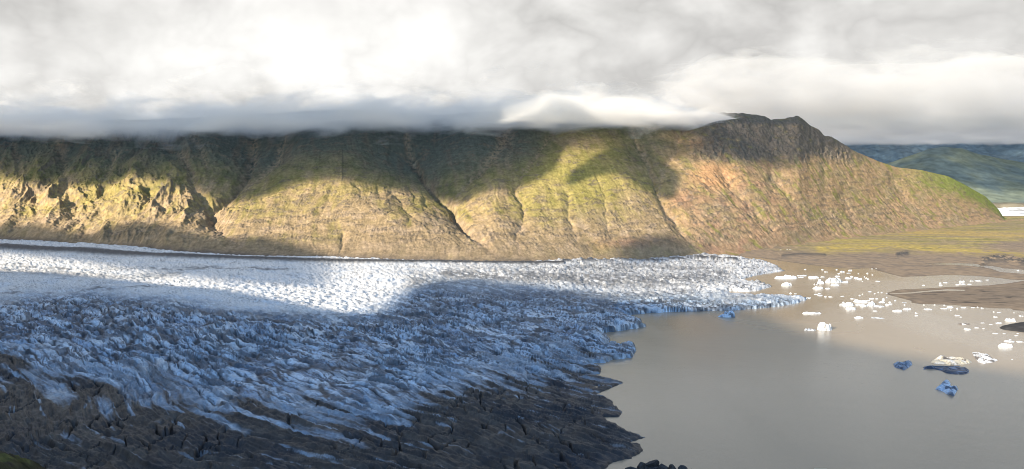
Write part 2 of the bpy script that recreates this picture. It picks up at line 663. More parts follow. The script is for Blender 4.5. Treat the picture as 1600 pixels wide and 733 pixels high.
    top = sstep(0.42, 0.75, S + 0.1 * f1) * (1 - right) * (1 - .85 * np.exp(-((px - 915) / 75) ** 2))  # upper slope where shade is painted in, spared at the sunlit gap
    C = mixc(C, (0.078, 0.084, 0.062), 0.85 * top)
    C = mixc(C, (0.085, 0.095, 0.082), .75 * top * sstep(.5, .8, S) * (1 - sstep(820, 900, px)))  # bluish tone of the shade, put into the colour
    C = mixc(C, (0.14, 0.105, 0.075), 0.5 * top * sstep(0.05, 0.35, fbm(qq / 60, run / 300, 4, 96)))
    foot = 1 - sstep(0.04, 0.2, S + 0.06 * f2)
    C = mixc(C, (0.25, 0.185, 0.115), 0.7 * foot)
    # right face: pinkish scree with moss strings
    pink = right * sstep(-.35, .2, f1 + .4 * f2)
    C = mixc(C, (0.36, 0.22, 0.125), 0.65 * pink)
    C = mixc(C, (0.33, 0.175, 0.115), .38 * right * (1 - sstep(1160, 1330, px)) * sstep(0.0, .35, fbm(X / 80, Z / 40, 3, 97)))
    string = sstep(0.12, 0.4, fbm(qd / 45, run / 160, 4, 98) + .25 * f3)
    C = mixc(C, (0.20, 0.19, 0.05), 0.75 * right * string)
    C = mixc(C, (0.17, 0.20, 0.045), sstep(1380, 1500, px) * sstep(0.55, 0.9, S + .25 * f1 + .2 * string) * 0.9)
    rub = np.clip(1 - np.hypot((px - 1120) / 48, (py - 275) / 26) + .35 * f2, 0, 1)
    C = mixc(C, (0.42, 0.235, 0.115), np.clip(1.8 * rub, 0, 1) * .8)
    redband = np.clip(1 - np.hypot((px - 985) / 90, (py - 378) / 12) + .4 * f2, 0, 1) + np.clip(1 - np.hypot((px - 1065) / 50, (py - 312) / 20) + .4 * f2, 0, 1)
    C = mixc(C, (0.28, 0.14, 0.095), np.clip(redband, 0, 1) * .5)
    yel = np.clip(1 - np.hypot((px - 150) / 110, (py - 315) / 40) + .5 * f1 + .3 * f2, 0, 1)
    C = mixc(C, (0.26, 0.205, 0.065), .6 * np.clip(1.3 * yel, 0, 1) * left)
    hole = np.clip(1.2 - np.hypot((px - 900) / 110, (py - 290) / 60) + .4 * f1, 0, 1)
    C = mixc(C, (0.28, 0.235, 0.07), .75 * hole)
    # bare rock where it is too steep to hold scree, grey in the crag and the canyon
    rock = sstep(1.05, 1.7, steep + .35 * f2) * (0.35 + 0.65 * left + .3 * right)
    C = mixc(C, (0.15, 0.125, 0.10), .85 * np.clip(rock, 0, 1))
    C = mixc(C, (0.14, 0.11, 0.08), .7 * outc * sstep(-.2, .15, f3 + .1))
    C = mixc(C, (0.125, 0.105, 0.085), .9 * crag * sstep(-.45, .1, f2 + .3 * f1 + .25))
    C = mixc(C, (0.30, 0.215, 0.14), np.clip(canyon * 1.2, 0, 1) * .55 * sstep(-.1, .3, f3 + .2))
    talus = np.clip(1 - np.hypot((px - 1110) / 120, (py - 400) / 6), 0, 1)
    C = C * (0.95 + 0.20 * scree + 0.20 * f3 + 0.13 * f2 + .2 * fbm(X / 5, Z / 3.5, 2, 99))[..., None]
    # dark moraine rim at the foot, against the ice
    rim = (1 - sstep(0.0, 0.05, S + .02 * f2)) * (1 - sstep(820, 900, px))
    C = mixc(C, (0.10, 0.085, 0.075), .8 * rim)
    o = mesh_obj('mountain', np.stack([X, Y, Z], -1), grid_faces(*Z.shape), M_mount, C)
    structure(o, label='long mossy mountain slope under the cloud')


# ------------------------------------------------------------------ glacier
EDGE = [(1100, 400), (1150, 404), (1198, 409), (1214, 416), (1224, 423), (1204, 427), (1178, 431), (1160, 436), (1168, 440), (1184, 438), (1192, 444),
        (1207, 447), (1196, 451), (1182, 455), (1160, 456), (1138, 455), (1128, 459), (1150, 462), (1180, 463), (1210, 464), (1240, 465), (1264, 467),
        (1248, 473), (1225, 478), (1190, 482), (1150, 485), (1100, 486), (1060, 487), (1000, 490), (974, 494), (985, 498), (1000, 503), (1008, 510),
        (990, 514), (960, 518), (935, 521), (948, 528), (952, 535), (944, 545), (957, 543), (975, 541), (991, 540), (993, 548), (988, 558), (969, 561), (955, 563),
        (945, 567), (930, 567), (914, 569), (938, 573), (938, 584), (924, 586), (944, 591), (974, 598), (955, 606), (940, 612), (929, 618), (945, 622),
        (958, 628), (957, 632), (973, 645), (967, 651), (941, 652), (950, 659), (966, 666), (982, 676), (1009, 684), (991, 688), (978, 693), (999, 695),
        (1005, 703), (986, 716), (958, 722), (950, 728), (935, 740), (925, 800), (-700, 800), (-700, 345), (1060, 345)]
EDGE_W = [tuple(float(v) for v in unproject(a, b, 0.0)) for a, b in EDGE]


def build_glacier():
    pxs = np.concatenate([np.arange(-480, -70, 3.5), np.arange(-70, 1285, 0.92)])
    pys = np.arange(364, 775, 0.78)
    Yr = 196 * F / (pys - 285)
    PX, YY = np.meshgrid(pxs, Yr)
    Y = YY
    X = Y * (PX - CX) / F
    D = sdist(X, Y, EDGE_W)
    keep = D > -14
    # base ice surface
    zmax = itp(PX, ZB)
    bx, by = unproject(PX, itp(PX, YB), zmax)
    grow = 1 - np.exp(-np.clip(D, 0, None) / 520)
    grow = grow + (1 - grow) * sstep(by - 600, by - 60, Y)
    near = sstep(700, 1250, Y)
    zb = zmax * grow * (0.62 + 0.38 * near)
    px, py = project(X, Y, zb)
    # flow coordinates
    wx = 55 * fbm(X / 420, Y / 420, 3, 101) + 12 * fbm(X / 110, Y / 110, 2, 102)
    wy = 55 * fbm(X / 420, Y / 420, 3, 103) + 12 * fbm(X / 110, Y / 110, 2, 104)
    xw, yw = X + wx, Y + wy
    ang = np.deg2rad(-44)
    u = xw * math.cos(ang) + yw * math.sin(ang)
    v = -xw * math.sin(ang) + yw * math.cos(ang)
    # the tongue in the upper right flows more nearly across the view
    a2 = np.deg2rad(-14)
    u2 = xw * math.cos(a2) + yw * math.sin(a2)
    v2 = -xw * math.sin(a2) + yw * math.cos(a2)

    n25 = 25 * fbm(X / 140, Y / 300, 4, 110)
    # zones, by where the ice lies
    smooth_line = itp(px, [(-100, 474), (0, 468), (150, 460), (260, 470), (380, 492), (520, 505), (600, 485), (680, 445), (800, 452), (950, 462), (1300, 475)])
    z_top = 1 - sstep(-14, 14, py - smooth_line + .45 * n25)
    dirt_line = itp(px, [(-100, 552), (0, 575), (100, 594), (200, 612), (300, 624), (380, 642), (460, 652), (540, 662), (610, 654), (660, 628), (720, 606), (800, 590),
                         (870, 582), (930, 576), (1010, 578)])
    fU = fbm(v / 17, u / 170, 4, 172)
    z_low = sstep(-40, 34, py - dirt_line + .8 * n25 + 80 * fU)
    z_mid = np.clip(1 - z_top - z_low, 0, 1)
    tongue = sstep(700, 860, px) * (1 - sstep(488, 505, py))

    # relief -----------------------------------------------------------
    relief = 7.0 * fbm(X / 260, Y / 330, 3, 120)
    # seracs: long slabs parted by crevasses, drawn out along the flow
    wv = 5 * fbm(u / 40, v / 22, 3, 129)
    f1, f2, cid = worley(u / 95, (v + wv) / 13, 130)
    e1 = f2 - f1
    g1, g2, cid2 = worley((u + wv) / 34, (v - wv) / 7.0, 131)
    e2 = g2 - g1
    tilt = fbm(u / 45, v / 15, 4, 132)
    amp_patch = 0.35 + 0.85 * sstep(-.25, .3, fbm(X / 150, Y / 240, 3, 133))
    ser = (np.clip(e1 * 3.4, 0, 1) ** 0.55) * (2.6 + 2.6 * cid) + (np.clip(e2 * 3.0, 0, 1) ** 0.6) * (1.1 + 1.3 * cid2) + 3.2 * tilt + 2.4 * (ridged(v / 8, u / 46, 3, 134) - .4)
    relief += z_mid * (ser - 3.6) * amp_patch * (1 - .5 * tongue)
    # long ridges of the dirty lower ice
    lr = ridged(v / 24 + .25 * fbm(u / 90, v / 40, 2, 140), u / 300, 3, 141, .5)
    lr2 = ridged(v / 8.5, u / 110, 3, 142, .6)
    cr1 = np.abs(pnoise((u * .35 + v) / 34 + .3 * fbm(u / 30, v / 30, 2, 144), (u - .3 * v) / 150, 143))
    cr2 = np.abs(pnoise((u + v * .9) / 40 + .25 * fbm(u / 20, v / 20, 2, 146), (u * .6 - v) / 90, 145))
    crack = np.maximum((1 - sstep(0.0, 0.075, cr1)) * sstep(-.15, .2, fbm(X / 70, Y / 90, 2, 147)), (1 - sstep(0.0, 0.06, cr2)) * sstep(-.05, .25, fbm(X / 60, Y / 80, 2, 148)))
    low = 5.2 * (lr - .4) + 3.0 * (lr2 - .4) + 1.5 * fbm(u / 30, v / 7, 4, 149) + 1.6 * (ridged(v / 4.6 + .3 * fbm(u / 40, v / 15, 2, 195), u / 120, 2, 196) - .4) - 5.5 * crack
    relief += z_low * low
    # gently rippled upper ice
    ur, vr = np.where(tongue > .5, u2, u), np.where(tongue > .5, v2, v)
    tr = ridged(vr / 20, ur / 75, 3, 150, .55)
    th = ridged(v / 11, u / 22, 3, 151, .6)
    relief += z_top * ((tr - .45) * (1.5 + 2.2 * tongue) + (th - .4) * (.7 + .9 * tongue) + .5 * fbm(X / 9, Y / 12, 3, 152))
    c1, c2, cidt = worley(u2 / 60, v2 / 15, 153)
    relief += tongue * (np.clip((c2 - c1) * 3, 0, 1) ** .6 * (1.0 + 2.4 * cidt) - 1.4)
    relief += .7 * fbm(X / 5, Y / 6, 2, 154) * (1 - .6 * z_top)
    # an ice step across the middle
    d, t = ldist(px, py, [(330, 515), (420, 522), (540, 524), (640, 518), (700, 512)])
    step_ = np.exp(-(d / 9.0) ** 2)
    relief += step_ * (5 * (ridged(X / 9, Y / 50, 2, 155) - .3) + 2)
    # lateral moraine ridges
    d1, _ = ldist(px, py, [(-150, 381), (0, 388), (120, 393), (250, 401), (400, 407), (500, 410), (700, 412), (880, 414)])
    mor = np.exp(-(d1 / itp(px, [(0, 5.0), (300, 4.0), (500, 2.6), (900, 2.2)])) ** 4)
    relief = relief * (1 - .5 * mor) + 4 * mor
    d2, _ = ldist(px, py, [(880, 412), (940, 408), (1010, 409), (1060, 406), (1100, 404), (1150, 409)])
    mor2 = np.exp(-(d2 / 3.6) ** 2) * sstep(-.12, .12, fbm(X / 45, Y / 60, 3, 160))
    relief += 5 * mor2
    # front: ragged cliff standing in the lake
    Dn = D + 7 * fbm(X / 22, Y / 26, 3, 161) * sstep(900, 1500, Y) + 2.5 * fbm(X / 7, Y / 8, 2, 162)
    cliff = np.clip(Dn / 5.0, -1, 1)
    up = sstep(0, 16, Dn)
    hmin = itp(py, [(400, 4.0), (480, 7.0), (520, 9.0), (570, 6.5), (600, 3.2), (800, 3.0)])
    zed = hmin * np.clip(Dn / 3.0, 0, 1) ** .5 * (0.7 + .6 * fbm(X / 13, Y / 13, 2, 163))
    Z = np.where(Dn > 0, zed + (zb + relief) * up, np.maximum(Dn * .8, -5))
    Z = np.where(Dn > 0, np.maximum(Z, 0.35 + 1.1 * fbm(X / 9, Y / 9, 2, 164)), Z)

    # ---- colour: clean ice, crevassed blue ice with its shade tinted in, debris
    fA = fbm(X / 60, Y / 90, 4, 170)
    fB = fbm(X / 14, Y / 18, 4, 171)
    C = np.empty(Z.shape + (3,))
    C[:] = (0.66, 0.64, 0.605)
    C = mixc(C, (0.42, 0.42, 0.42), .6 * tongue * sstep(-.3, .25, fA + .4 * fB))
    C = mixc(C, (0.52, 0.57, 0.62), .5 * (1 - tongue) * sstep(.0, .35, fbm(X / 70, Y / 45, 4, 194)))
    blue = np.clip(z_mid * .95 + z_low * .9, 0, 1) * sstep(-.5, .3, fA + .5 * fB + .25)
    C = mixc(C, (0.35, 0.48, 0.61), .85 * blue)  # crevassed ice, tinted bluer still for the zone in shade
    white_crust = z_mid * sstep(0.05, .3, fU + .3 * fB)
    C = mixc(C, (0.62, 0.67, 0.71), .75 * white_crust)
    C = mixc(C, (0.60, 0.67, 0.73), .75 * z_mid * sstep(.62, .95, cid) * sstep(.2, .45, e1))
    C = mixc(C, (0.16, 0.25, 0.37), .6 * z_mid * sstep(.3, .05, cid))
    debris = np.zeros(Z.shape)
    # bands of debris drawn out along the flow
    band = sstep(.02, .24, fbm(v / 13, u / 110, 4, 185) + .35 * fB)
    debris = np.maximum(debris, z_mid * band * .8)
    fine = (1 - sstep(0.0, .16, np.abs(pnoise((v + wv) / 7, u / 60, 186)))) * sstep(-.3, .1, fA + .3 * fB)
    debris = np.maximum(debris, z_mid * fine * .9)
    ml = (1 - sstep(0.02, .20, np.abs(pnoise((v + 2 * wv) / 10, u / 170, 192)))) * sstep(-.25, .15, fbm(u / 90, v / 40, 3, 193))
    debris = np.maximum(debris, z_mid * ml * .9)
    field = sstep(.12, .4, fbm(X / 120, Y / 210, 3, 187)) * sstep(-.25, .1, fB + .5 * fU)
    debris = np.maximum(debris, z_mid * field * .8)
    seam = (1 - sstep(0.06, 0.27, e1)) * sstep(-.5, -.1, fB + .5 * fA + .1)
    seam2 = (1 - sstep(0.03, 0.2, e2)) * sstep(-.3, .15, fB + .6 * fA)
    debris = np.maximum(debris, z_mid * .95 * np.maximum(seam, .85 * seam2))
    # threads of grit over the upper ice
    thread = (1 - sstep(0.0, .10, np.abs(pnoise(vr / 13 + .5 * fbm(X / 40, Y / 60, 3, 173), ur / 95, 174)))) * sstep(-.05, .3, fbm(X / 90, Y / 120, 3, 175) + .45 * tongue + .12)
    thr2 = (1 - sstep(0.0, .12, np.abs(pnoise(v / 8, u / 20, 176)))) * sstep(.05, .35, fbm(X / 50, Y / 80, 3, 177) + .3 * tongue + .03)
    debris = np.maximum(debris, z_top * np.maximum(thread * .75, thr2 * .9) * (.8 + .2 * tongue))
    c3 = (1 - sstep(.02, .16, c2 - c1)) * sstep(-.2, .15, fB + .3 * fA)
    debris = np.maximum(debris, tongue * c3 * .9)
    # grey sweep on the tongue and other dusty fields
    for line, wd, st in (([(650, 445), (740, 452), (800, 462), (860, 470)], 20, .55), ([(600, 500), (660, 495), (740, 478)], 10, .7), ([(700, 430), (860, 436), (950, 440), (1060, 440), (1130, 432)], 13, .62), ([(840, 462), (960, 466), (1080, 462)], 9, .6), ([(900, 420), (1000, 418), (1100, 420)], 6, .5),
                         ([(0, 425), (90, 430), (190, 437), (280, 430)], 5, .4), ([(90, 490), (180, 482), (300, 492), (450, 500), (560, 505)], 7, .6), ([(1050, 470), (1120, 472), (1180, 470)], 6, .5),
                         ([(380, 565), (450, 572), (560, 588)], 11, .6), ([(700, 535), (745, 545)], 8, .5), ([(760, 560), (800, 575)], 8, .5)):
        dd, _ = ldist(px + 12 * fA, py + 4 * fB, line)
        debris = np.maximum(debris, st * np.exp(-(dd / wd) ** 2) * sstep(-.4, .15, fB + fU + .1) * 1.25)
    for line in ([(0, 415), (60, 419), (130, 423), (220, 421), (330, 420), (450, 424)], [(0, 462), (80, 460), (200, 452), (270, 450)]):
        dd, _ = ldist(px, py + 3 * fbm(X / 60, Y / 60, 2, 178), line)
        debris = np.maximum(debris, .75 * np.exp(-(dd / 1.5) ** 2) * sstep(-.25, .1, fbm(X / 30, Y / 30, 3, 179)))
    low_d = z_low * (0.72 + .5 * sstep(-.45, .12, fU * .8 + fB * .5 + .30 * (lr - .4) + .004 * (py - dirt_line)))
    bare = .75 * sstep(.25, .46, fbm(v / 6.5, u / 95, 4, 180) + .25 * fB) * (1 - .35 * sstep(40, 110, py - dirt_line))
    low_d = low_d * (1 - .8 * bare)
    debris = np.maximum(debris, np.clip(low_d, 0, 1))
    debris = np.maximum(debris, np.maximum(mor * .97, mor2 * .95))
    # pale dirty rim along the lake in the lower part
    lines = (1 - sstep(0.0, .14, np.abs(pnoise(v / 6.5 + .4 * fbm(u / 50, v / 20, 2, 188), u / 140, 189)))) * sstep(-.3, .1, fbm(u / 60, v / 30, 3, 190))
    dark_line = z_low * np.maximum(lines * .9, crack)
    rim = (1 - sstep(4, 60, D)) * sstep(560, 592, py)
    debris = np.maximum(debris, rim * (.72 + .4 * fB))
    debris = np.clip(debris, 0, 1)
    dirt_c = np.empty_like(C)
    dirt_c[:] = (0.050, 0.040, 0.032)
    dirt_c = mixc(dirt_c, (0.088, 0.071, 0.055), sstep(-.1, .35, fB * .6 + fbm(v / 9, u / 70, 3, 181)))
    dirt_c = mixc(dirt_c, (0.022, 0.024, 0.029), np.clip(sstep(0.0, .3, fbm(X / 80, Y / 100, 3, 182)) * .7 + (1 - z_low) * .85 + .6 * rim, 0, 1))
    dirt_c = mixc(dirt_c, (0.018, 0.018, 0.020), .8 * dark_line)
    debris = np.maximum(debris, dark_line * .9)
    C = C + (dirt_c - C) * debris[..., None]
    C = C * (1 + .12 * fB + .22 * fbm(X / 3.5, Y / 5, 2, 191))[..., None]
    # drop what lies inside the mountain
    keep &= Y < by + 170
    o = mesh_obj('glacier', np.stack([X, Y, Z], -1), grid_faces(*Z.shape, keep), M_ice, C)
    structure(o, label='crevassed glacier tongue ending in the lake')


# ------------------------------------------------------------------ water
def build_lake():
    m, nt, b, N, L = new_mat('silty lake water')
    g = N.new('ShaderNodeNewGeometry')
    t1 = N.new('ShaderNodeTexNoise')
    mp = N.new('ShaderNodeMapping')
    mp.inputs['Scale'].default_value = (0.0035, 0.0016, 1)
    mp.inputs['Rotation'].default_value = (0, 0, R(-20))
    L.new(g.outputs['Position'], mp.inputs['Vector'])
    L.new(mp.outputs[0], t1.inputs['Vector'])
    t1.inputs['Scale'].default_value = 1.0
    t1.inputs['Detail'].default_value = 5
    t1.inputs['Distortion'].default_value = 0.8
    rr = N.new('ShaderNodeMapRange')
    rr.inputs['From Min'].default_value = 0.35
    rr.inputs['From Max'].default_value = 0.65
    rr.inputs['To Min'].default_value = 0.12
    rr.inputs['To Max'].default_value = 0.30
    L.new(t1.outputs['Fac'], rr.inputs['Value'])
    L.new(rr.outputs[0], b.inputs['Roughness'])
    cr_ = N.new('ShaderNodeMix')
    cr_.data_type = 'RGBA'
    cr_.inputs[6].default_value = (0.285, 0.215, 0.138, 1)
    cr_.inputs[7].default_value = (0.335, 0.262, 0.175, 1)
    L.new(t1.outputs['Fac'], cr_.inputs[0])
    L.new(cr_.outputs[2], b.inputs['Base Color'])
    b.inputs['IOR'].default_value = 1.55
    t2 = N.new('ShaderNodeTexNoise')
    mp2 = N.new('ShaderNodeMapping')
    mp2.inputs['Scale'].default_value = (0.22, 0.40, 1)
    L.new(g.outputs['Position'], mp2.inputs['Vector'])
    L.new(mp2.outputs[0], t2.inputs['Vector'])
    t2.inputs['Scale'].default_value = 1.0
    t2.inputs['Detail'].default_value = 4
    t3 = N.new('ShaderNodeTexNoise')
    mp3 = N.new('ShaderNodeMapping')
    mp3.inputs['Scale'].default_value = (0.035, 0.05, 1)
    mp3.inputs['Rotation'].default_value = (0, 0, R(25))
    L.new(g.outputs['Position'], mp3.inputs['Vector'])
    L.new(mp3.outputs[0], t3.inputs['Vector'])
    t3.inputs['Scale'].default_value = 1.0
    t3.inputs['Detail'].default_value = 5
    hs = N.new('ShaderNodeMath')
    hs.operation = 'MULTIPLY_ADD'
    L.new(t3.outputs['Fac'], hs.inputs[0])
    hs.inputs[1].default_value = 1.6
    L.new(t2.outputs['Fac'], hs.inputs[2])
    bp = N.new('ShaderNodeBump')
    bp.inputs['Strength'].default_value = 1.0
    bp.inputs['Distance'].default_value = 0.12
    L.new(hs.outputs[0], bp.inputs['Height'])
    L.new(bp.outputs[0], b.inputs['Normal'])
    xs = np.linspace(-3000, 8000, 12)
    ys = np.linspace(250, 7500, 9)
    X, Y = np.meshgrid(xs, ys)
    o = mesh_obj('lake', np.stack([X, Y, X * 0], -1), grid_faces(*X.shape), m)
    structure(o, label='grey brown silty glacier lake')


# ------------------------------------------------------------------ land on the right
NORTH = [(1085, 399), (1150, 400.5), (1195, 404), (1215, 407), (1245, 411), (1275, 415), (1300, 418), (1330, 420), (1362, 419), (1376, 424), (1392, 429), (1410, 433), (1445, 431), (1480, 430), (1520, 431), (1548, 433), (1580, 437), (1700, 441),
         (1700, 300), (1085, 300)]
SOUTH = [(1383, 459), (1400, 452.5), (1430, 451.5), (1480, 448.5), (1545, 446), (1580, 442), (1620, 436), (1700, 436), (1700, 494), (1600, 486), (1582, 485), (1578, 482.5), (1552, 482), (1520, 479.5), (1490, 476.5), (1460, 475.5),
         (1440, 475.5), (1424, 473), (1424, 470), (1408, 466), (1396, 462.5)]
RIVER = [(1440, 412.6), (1480, 411.6), (1520, 411.8), (1548, 415), (1570, 419.5), (1600, 421.5), (1700, 424), (1700, 431), (1600, 428), (1562, 425), (1548, 420), (1520, 415.8), (1490, 413.8)]
CREEK = [(1388, 458.5), (1420, 457), (1446, 454.5), (1480, 452.0), (1508, 453), (1508, 454.6), (1475, 454.4), (1445, 456.4), (1425, 458.6), (1396, 459.8)]


def wpoly(p):
    return [tuple(float(v) for v in unproject(a, b, 0.0)) for a, b in p]


def build_plain():
    pxs = np.arange(1075, 1660, 1.1)
    pys = np.concatenate([np.arange(302, 340, .7), np.arange(340, 500, .42)])
    PX, PY = np.meshgrid(pxs, pys)
    X, Y = unproject(PX, PY, 0.0)
    nz = fbm(X / 120, Y / 260, 4, 200)
    n2 = fbm(X / 30, Y / 60, 4, 201)
    wob = 9 * nz + 4 * n2
    dn = sdist(X, Y, wpoly(NORTH)) + wob
    ds = sdist(X, Y, wpoly(SOUTH)) + wob * .7
    dr = sdist(X, Y, wpoly(RIVER)) + wob * .5
    dc = sdist(X, Y, wpoly(CREEK)) + wob * .25
    land = np.maximum(dn, ds)
    land = np.minimum(land, -dr)
    land = np.minimum(land, -dc)
    Z = np.where(land > 0, 0.05 + np.minimum(land * .012, 2.2) + np.clip(land, 0, 60) / 60 * (1.2 * np.clip(nz, 0, 1) + .7 * np.clip(n2, 0, 1)), np.maximum(land * .05, -2.5))
    # ribbed terrace ground further back
    back = sstep(408, 385, PY)
    Z += back * land.clip(0, 200) / 200 * (4 * ridged(X / 420 + .2 * nz, Y / 130, 3, 203) + 3.0 * n2)
    ph, _ = ldist(PX, PY, [(1536, 409), (1560, 404), (1585, 408), (1600, 411)])
    lump = np.exp(-(ph / 5.5) ** 2)
    Z += lump * 11 * ridged(X / 45, Y / 60, 3, 204)
    ph2, _ = ldist(PX, PY, [(1402, 400), (1416, 398)])
    lump2 = np.exp(-(ph2 / 3.5) ** 2)
    Z += lump2 * 8 * ridged(X / 30, Y / 60, 3, 205)
    ph3, _ = ldist(PX, PY, [(1222, 401), (1250, 399), (1288, 400)])
    lump3 = np.exp(-(ph3 / 2.0) ** 2)
    Z += lump3 * 3
    # colours
    C = np.empty(Z.shape + (3,))
    C[:] = (0.245, 0.180, 0.120)
    C = mixc(C, (0.19, 0.145, 0.105), sstep(-.1, .3, n2 + .4 * nz))
    layer = fbm(X / 500, Y / 75, 4, 206)
    fields = sstep(399, 388, PY + 10 * nz - itp(PX, [(1200, 4), (1380, 2), (1480, -2), (1600, -16)])) * sstep(1180, 1330, PX + 80 * nz)
    C = mixc(C, (0.26, 0.205, 0.09), fields * (0.45 + .55 * sstep(-.25, .2, layer)))
    C = mixc(C, (0.31, 0.24, 0.085), fields * sstep(.05, .3, layer + .15 * n2))
    C = mixc(C, (0.15, 0.14, 0.05), fields * sstep(.12, .35, fbm(X / 300, Y / 60, 4, 207)) * .8)
    ye, _ = ldist(PX, PY + 3 * nz, [(1280, 391), (1330, 388), (1390, 386), (1450, 390), (1520, 394), (1600, 402), (1660, 407)])
    C = mixc(C, (0.36, 0.265, 0.08), np.exp(-(ye / 5.5) ** 2) * sstep(-.35, .0, n2 + .5 * layer))
    y2, _ = ldist(PX, PY + 2 * nz, [(1350, 362), (1450, 364), (1600, 370)])
    C = mixc(C, (0.40, 0.27, 0.09), .7 * np.exp(-(y2 / 5.) ** 2) * sstep(-.35, .0, n2 + .5 * layer))
    wet = 1 - sstep(0, 16, land)
    C = mixc(C, (0.12, 0.095, 0.07), .6 * wet)
    C = mixc(C, (0.075, 0.068, 0.062), np.clip(lump * 1.1 * sstep(-.2, .15, n2 + .1) + lump2 + .8 * lump3, 0, 1))
    ss = sstep(0, 40, ds) * sstep(430, 445, PY)
    C = mixc(C, (0.165, 0.125, 0.088), .6 * ss)
    C = mixc(C, (0.05, 0.043, 0.038), .8 * ss * sstep(.22, .4, fbm(X / 60, Y / 25, 4, 208)))
    C = C * (1 + .16 * fbm(X / 12, Y / 25, 3, 209))[..., None]
    keep = land > -60
    o = mesh_obj('outwash_plain', np.stack([X, Y, Z], -1), grid_faces(*Z.shape, keep), M_plain, C)
    structure(o, label='brown gravel outwash plain with yellow grass strips')

    # dark spit at the right edge of the lake
    poly = [(1561, 512.5), (1566, 509), (1580, 506), (1600, 503), (1640, 497), (1700, 490), (1700, 540), (1640, 527), (1600, 519.5), (1578, 516.5), (1566, 515)]
    pxs = np.arange(1552, 1690, 1.0)
    pys = np.arange(490, 536, .5)
    PX, PY = np.meshgrid(pxs, pys)
    X, Y = unproject(PX, PY, 0.0)
    d = sdist(X, Y, wpoly(poly)) + 2.5 * fbm(X / 18, Y / 30, 3, 211)
    Z = np.where(d > 0, .05 + 5.0 * (1 - np.exp(-d / 14)) + 1.0 * fbm(X / 14, Y / 20, 3, 212) * np.clip(d / 10, 0, 1), np.maximum(d * .2, -2))
    C = np.empty(Z.shape + (3,))
    C[:] = (0.045, 0.042, 0.040)
    C = C * (1 + .5 * fbm(X / 9, Y / 14, 3, 213))[..., None]
    o = mesh_obj('gravel_spit', np.stack([X, Y, Z], -1), grid_faces(*Z.shape, d > -12), M_plain, C)
    structure(o, label='dark gravel spit reaching into the lake')


# ------------------------------------------------------------------ distance
def far_hill(name, ridge, y0, y1, foot, seed, col_a, col_b, amp, label):
    pxs = np.arange(1180, 1760, 2.0)
    t = np.linspace(0, 1.3, 150)
    PX, T = np.meshgrid(pxs, t)
    rz = ray_at_y(PX, itp(PX, ridge), y1)[1]
    Y = y0 + (y1 - y0) * T
    X = (PX - CX) / F * Y
    tt = np.clip(T, 0, 1)
    Z = -10 + (foot + 10) * sstep(0, .03, T) + (rz - foot) * (.45 * tt + .55 * tt ** 1.6) * sstep(0, .06, T) - np.clip(T - 1, 0, 1) * 900
    Z = Z + amp * (ridged(X / 700, Y / 1500, 4, seed) - .45) * sstep(0, .15, T) * (1 - .8 * sstep(.8, 1, T)) + .22 * amp * fbm(X / 150, Y / 200, 4, seed + 3) * sstep(0, .1, T)
    f = fbm(X / 500, Y / 700, 5, seed + 5)
    C = np.empty(Z.shape + (3,))
    C[:] = col_a
    C = mixc(C, col_b, sstep(-.15, .3, f))
    C = mixc(C, (0.15, 0.125, 0.09), .85 * (1 - sstep(.03, .10, T)))
    o = mesh_obj(name, np.stack([X, Y, Z], -1), grid_faces(*Z.shape), M_far, C)
    structure(o, label=label)


def build_far():
    far_hill('far_hill', [(1180, 300), (1300, 275), (1350, 262), (1394, 252), (1430, 239), (1450, 232), (1472, 229), (1500, 231), (1526, 240), (1560, 247), (1600, 254), (1760, 268)], 7600, 9400, 40, 300,
             (0.105, 0.140, 0.142), (0.140, 0.165, 0.130), 26, 'rounded green hill beyond the mountain spur')  # distance haze painted into the slope colours
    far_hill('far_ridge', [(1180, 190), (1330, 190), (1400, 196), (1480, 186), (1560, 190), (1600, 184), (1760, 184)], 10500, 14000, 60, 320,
             (0.09, 0.135, 0.17), (0.105, 0.145, 0.17), 120, 'blue dark ridge far off under the cloud')  # blue of the far haze put into both tones
    # white ice far off at the right
    pxs = np.arange(1500, 1720, 1.0)
    pys = np.arange(306, 341, .35)
    PX, PY = np.meshgrid(pxs, pys)
    X, Y = unproject(PX, PY, 0.0)
    edge = sstep(339.5, 337, PY + 1.5 * fbm(X / 200, Y / 500, 3, 340))
    Z = -4 + edge * (16 + 10 * (ridged(X / 60, Y / 120, 4, 341) - .4) + 8 * fbm(X / 300, Y / 600, 3, 342))
    C = np.empty(Z.shape + (3,))
    C[:] = (0.80, 0.79, 0.77)
    C = mixc(C, (0.22, 0.20, 0.18), .8 * sstep(.1, .35, fbm(X / 160, Y / 420, 4, 343)))
    o = mesh_obj('far_glacier', np.stack([X, Y, Z], -1), grid_faces(*Z.shape, edge > 0), M_ice, C)
    structure(o, label='white glacier snout far beyond the spur')
    xs = np.linspace(-40000, 40000, 30)
    X, Y = np.meshgrid(xs, xs)
    C = np.empty(X.shape + (3,))
    C[:] = (0.12, 0.10, 0.07)
    o = mesh_obj('ground', np.stack([X, Y, X * 0 - 9.0], -1), grid_faces(*X.shape), M_plain, C)
    structure(o)


# ------------------------------------------------------------------ the hillside the photograph is taken from
HILL_SHADE = [(-160, 418), (0, 423), (120, 436), (210, 447), (285, 452), (340, 462), (420, 480), (480, 489), (535, 496), (640, 505), (760, 512), (900, 520), (1050, 530), (1200, 560),
              (1400, 610), (1640, 660)]
CLOUD_SHADE = [(480, 520), (535, 504), (560, 492), (590, 478), (615, 463), (650, 450), (700, 443), (760, 441), (830, 450), (900, 462), (980, 478), (1060, 485), (1150, 490), (1210, 505), (1250, 524), (1330, 549), (1420, 566),
               (1490, 580), (1560, 590), (1640, 602), (1800, 626)]


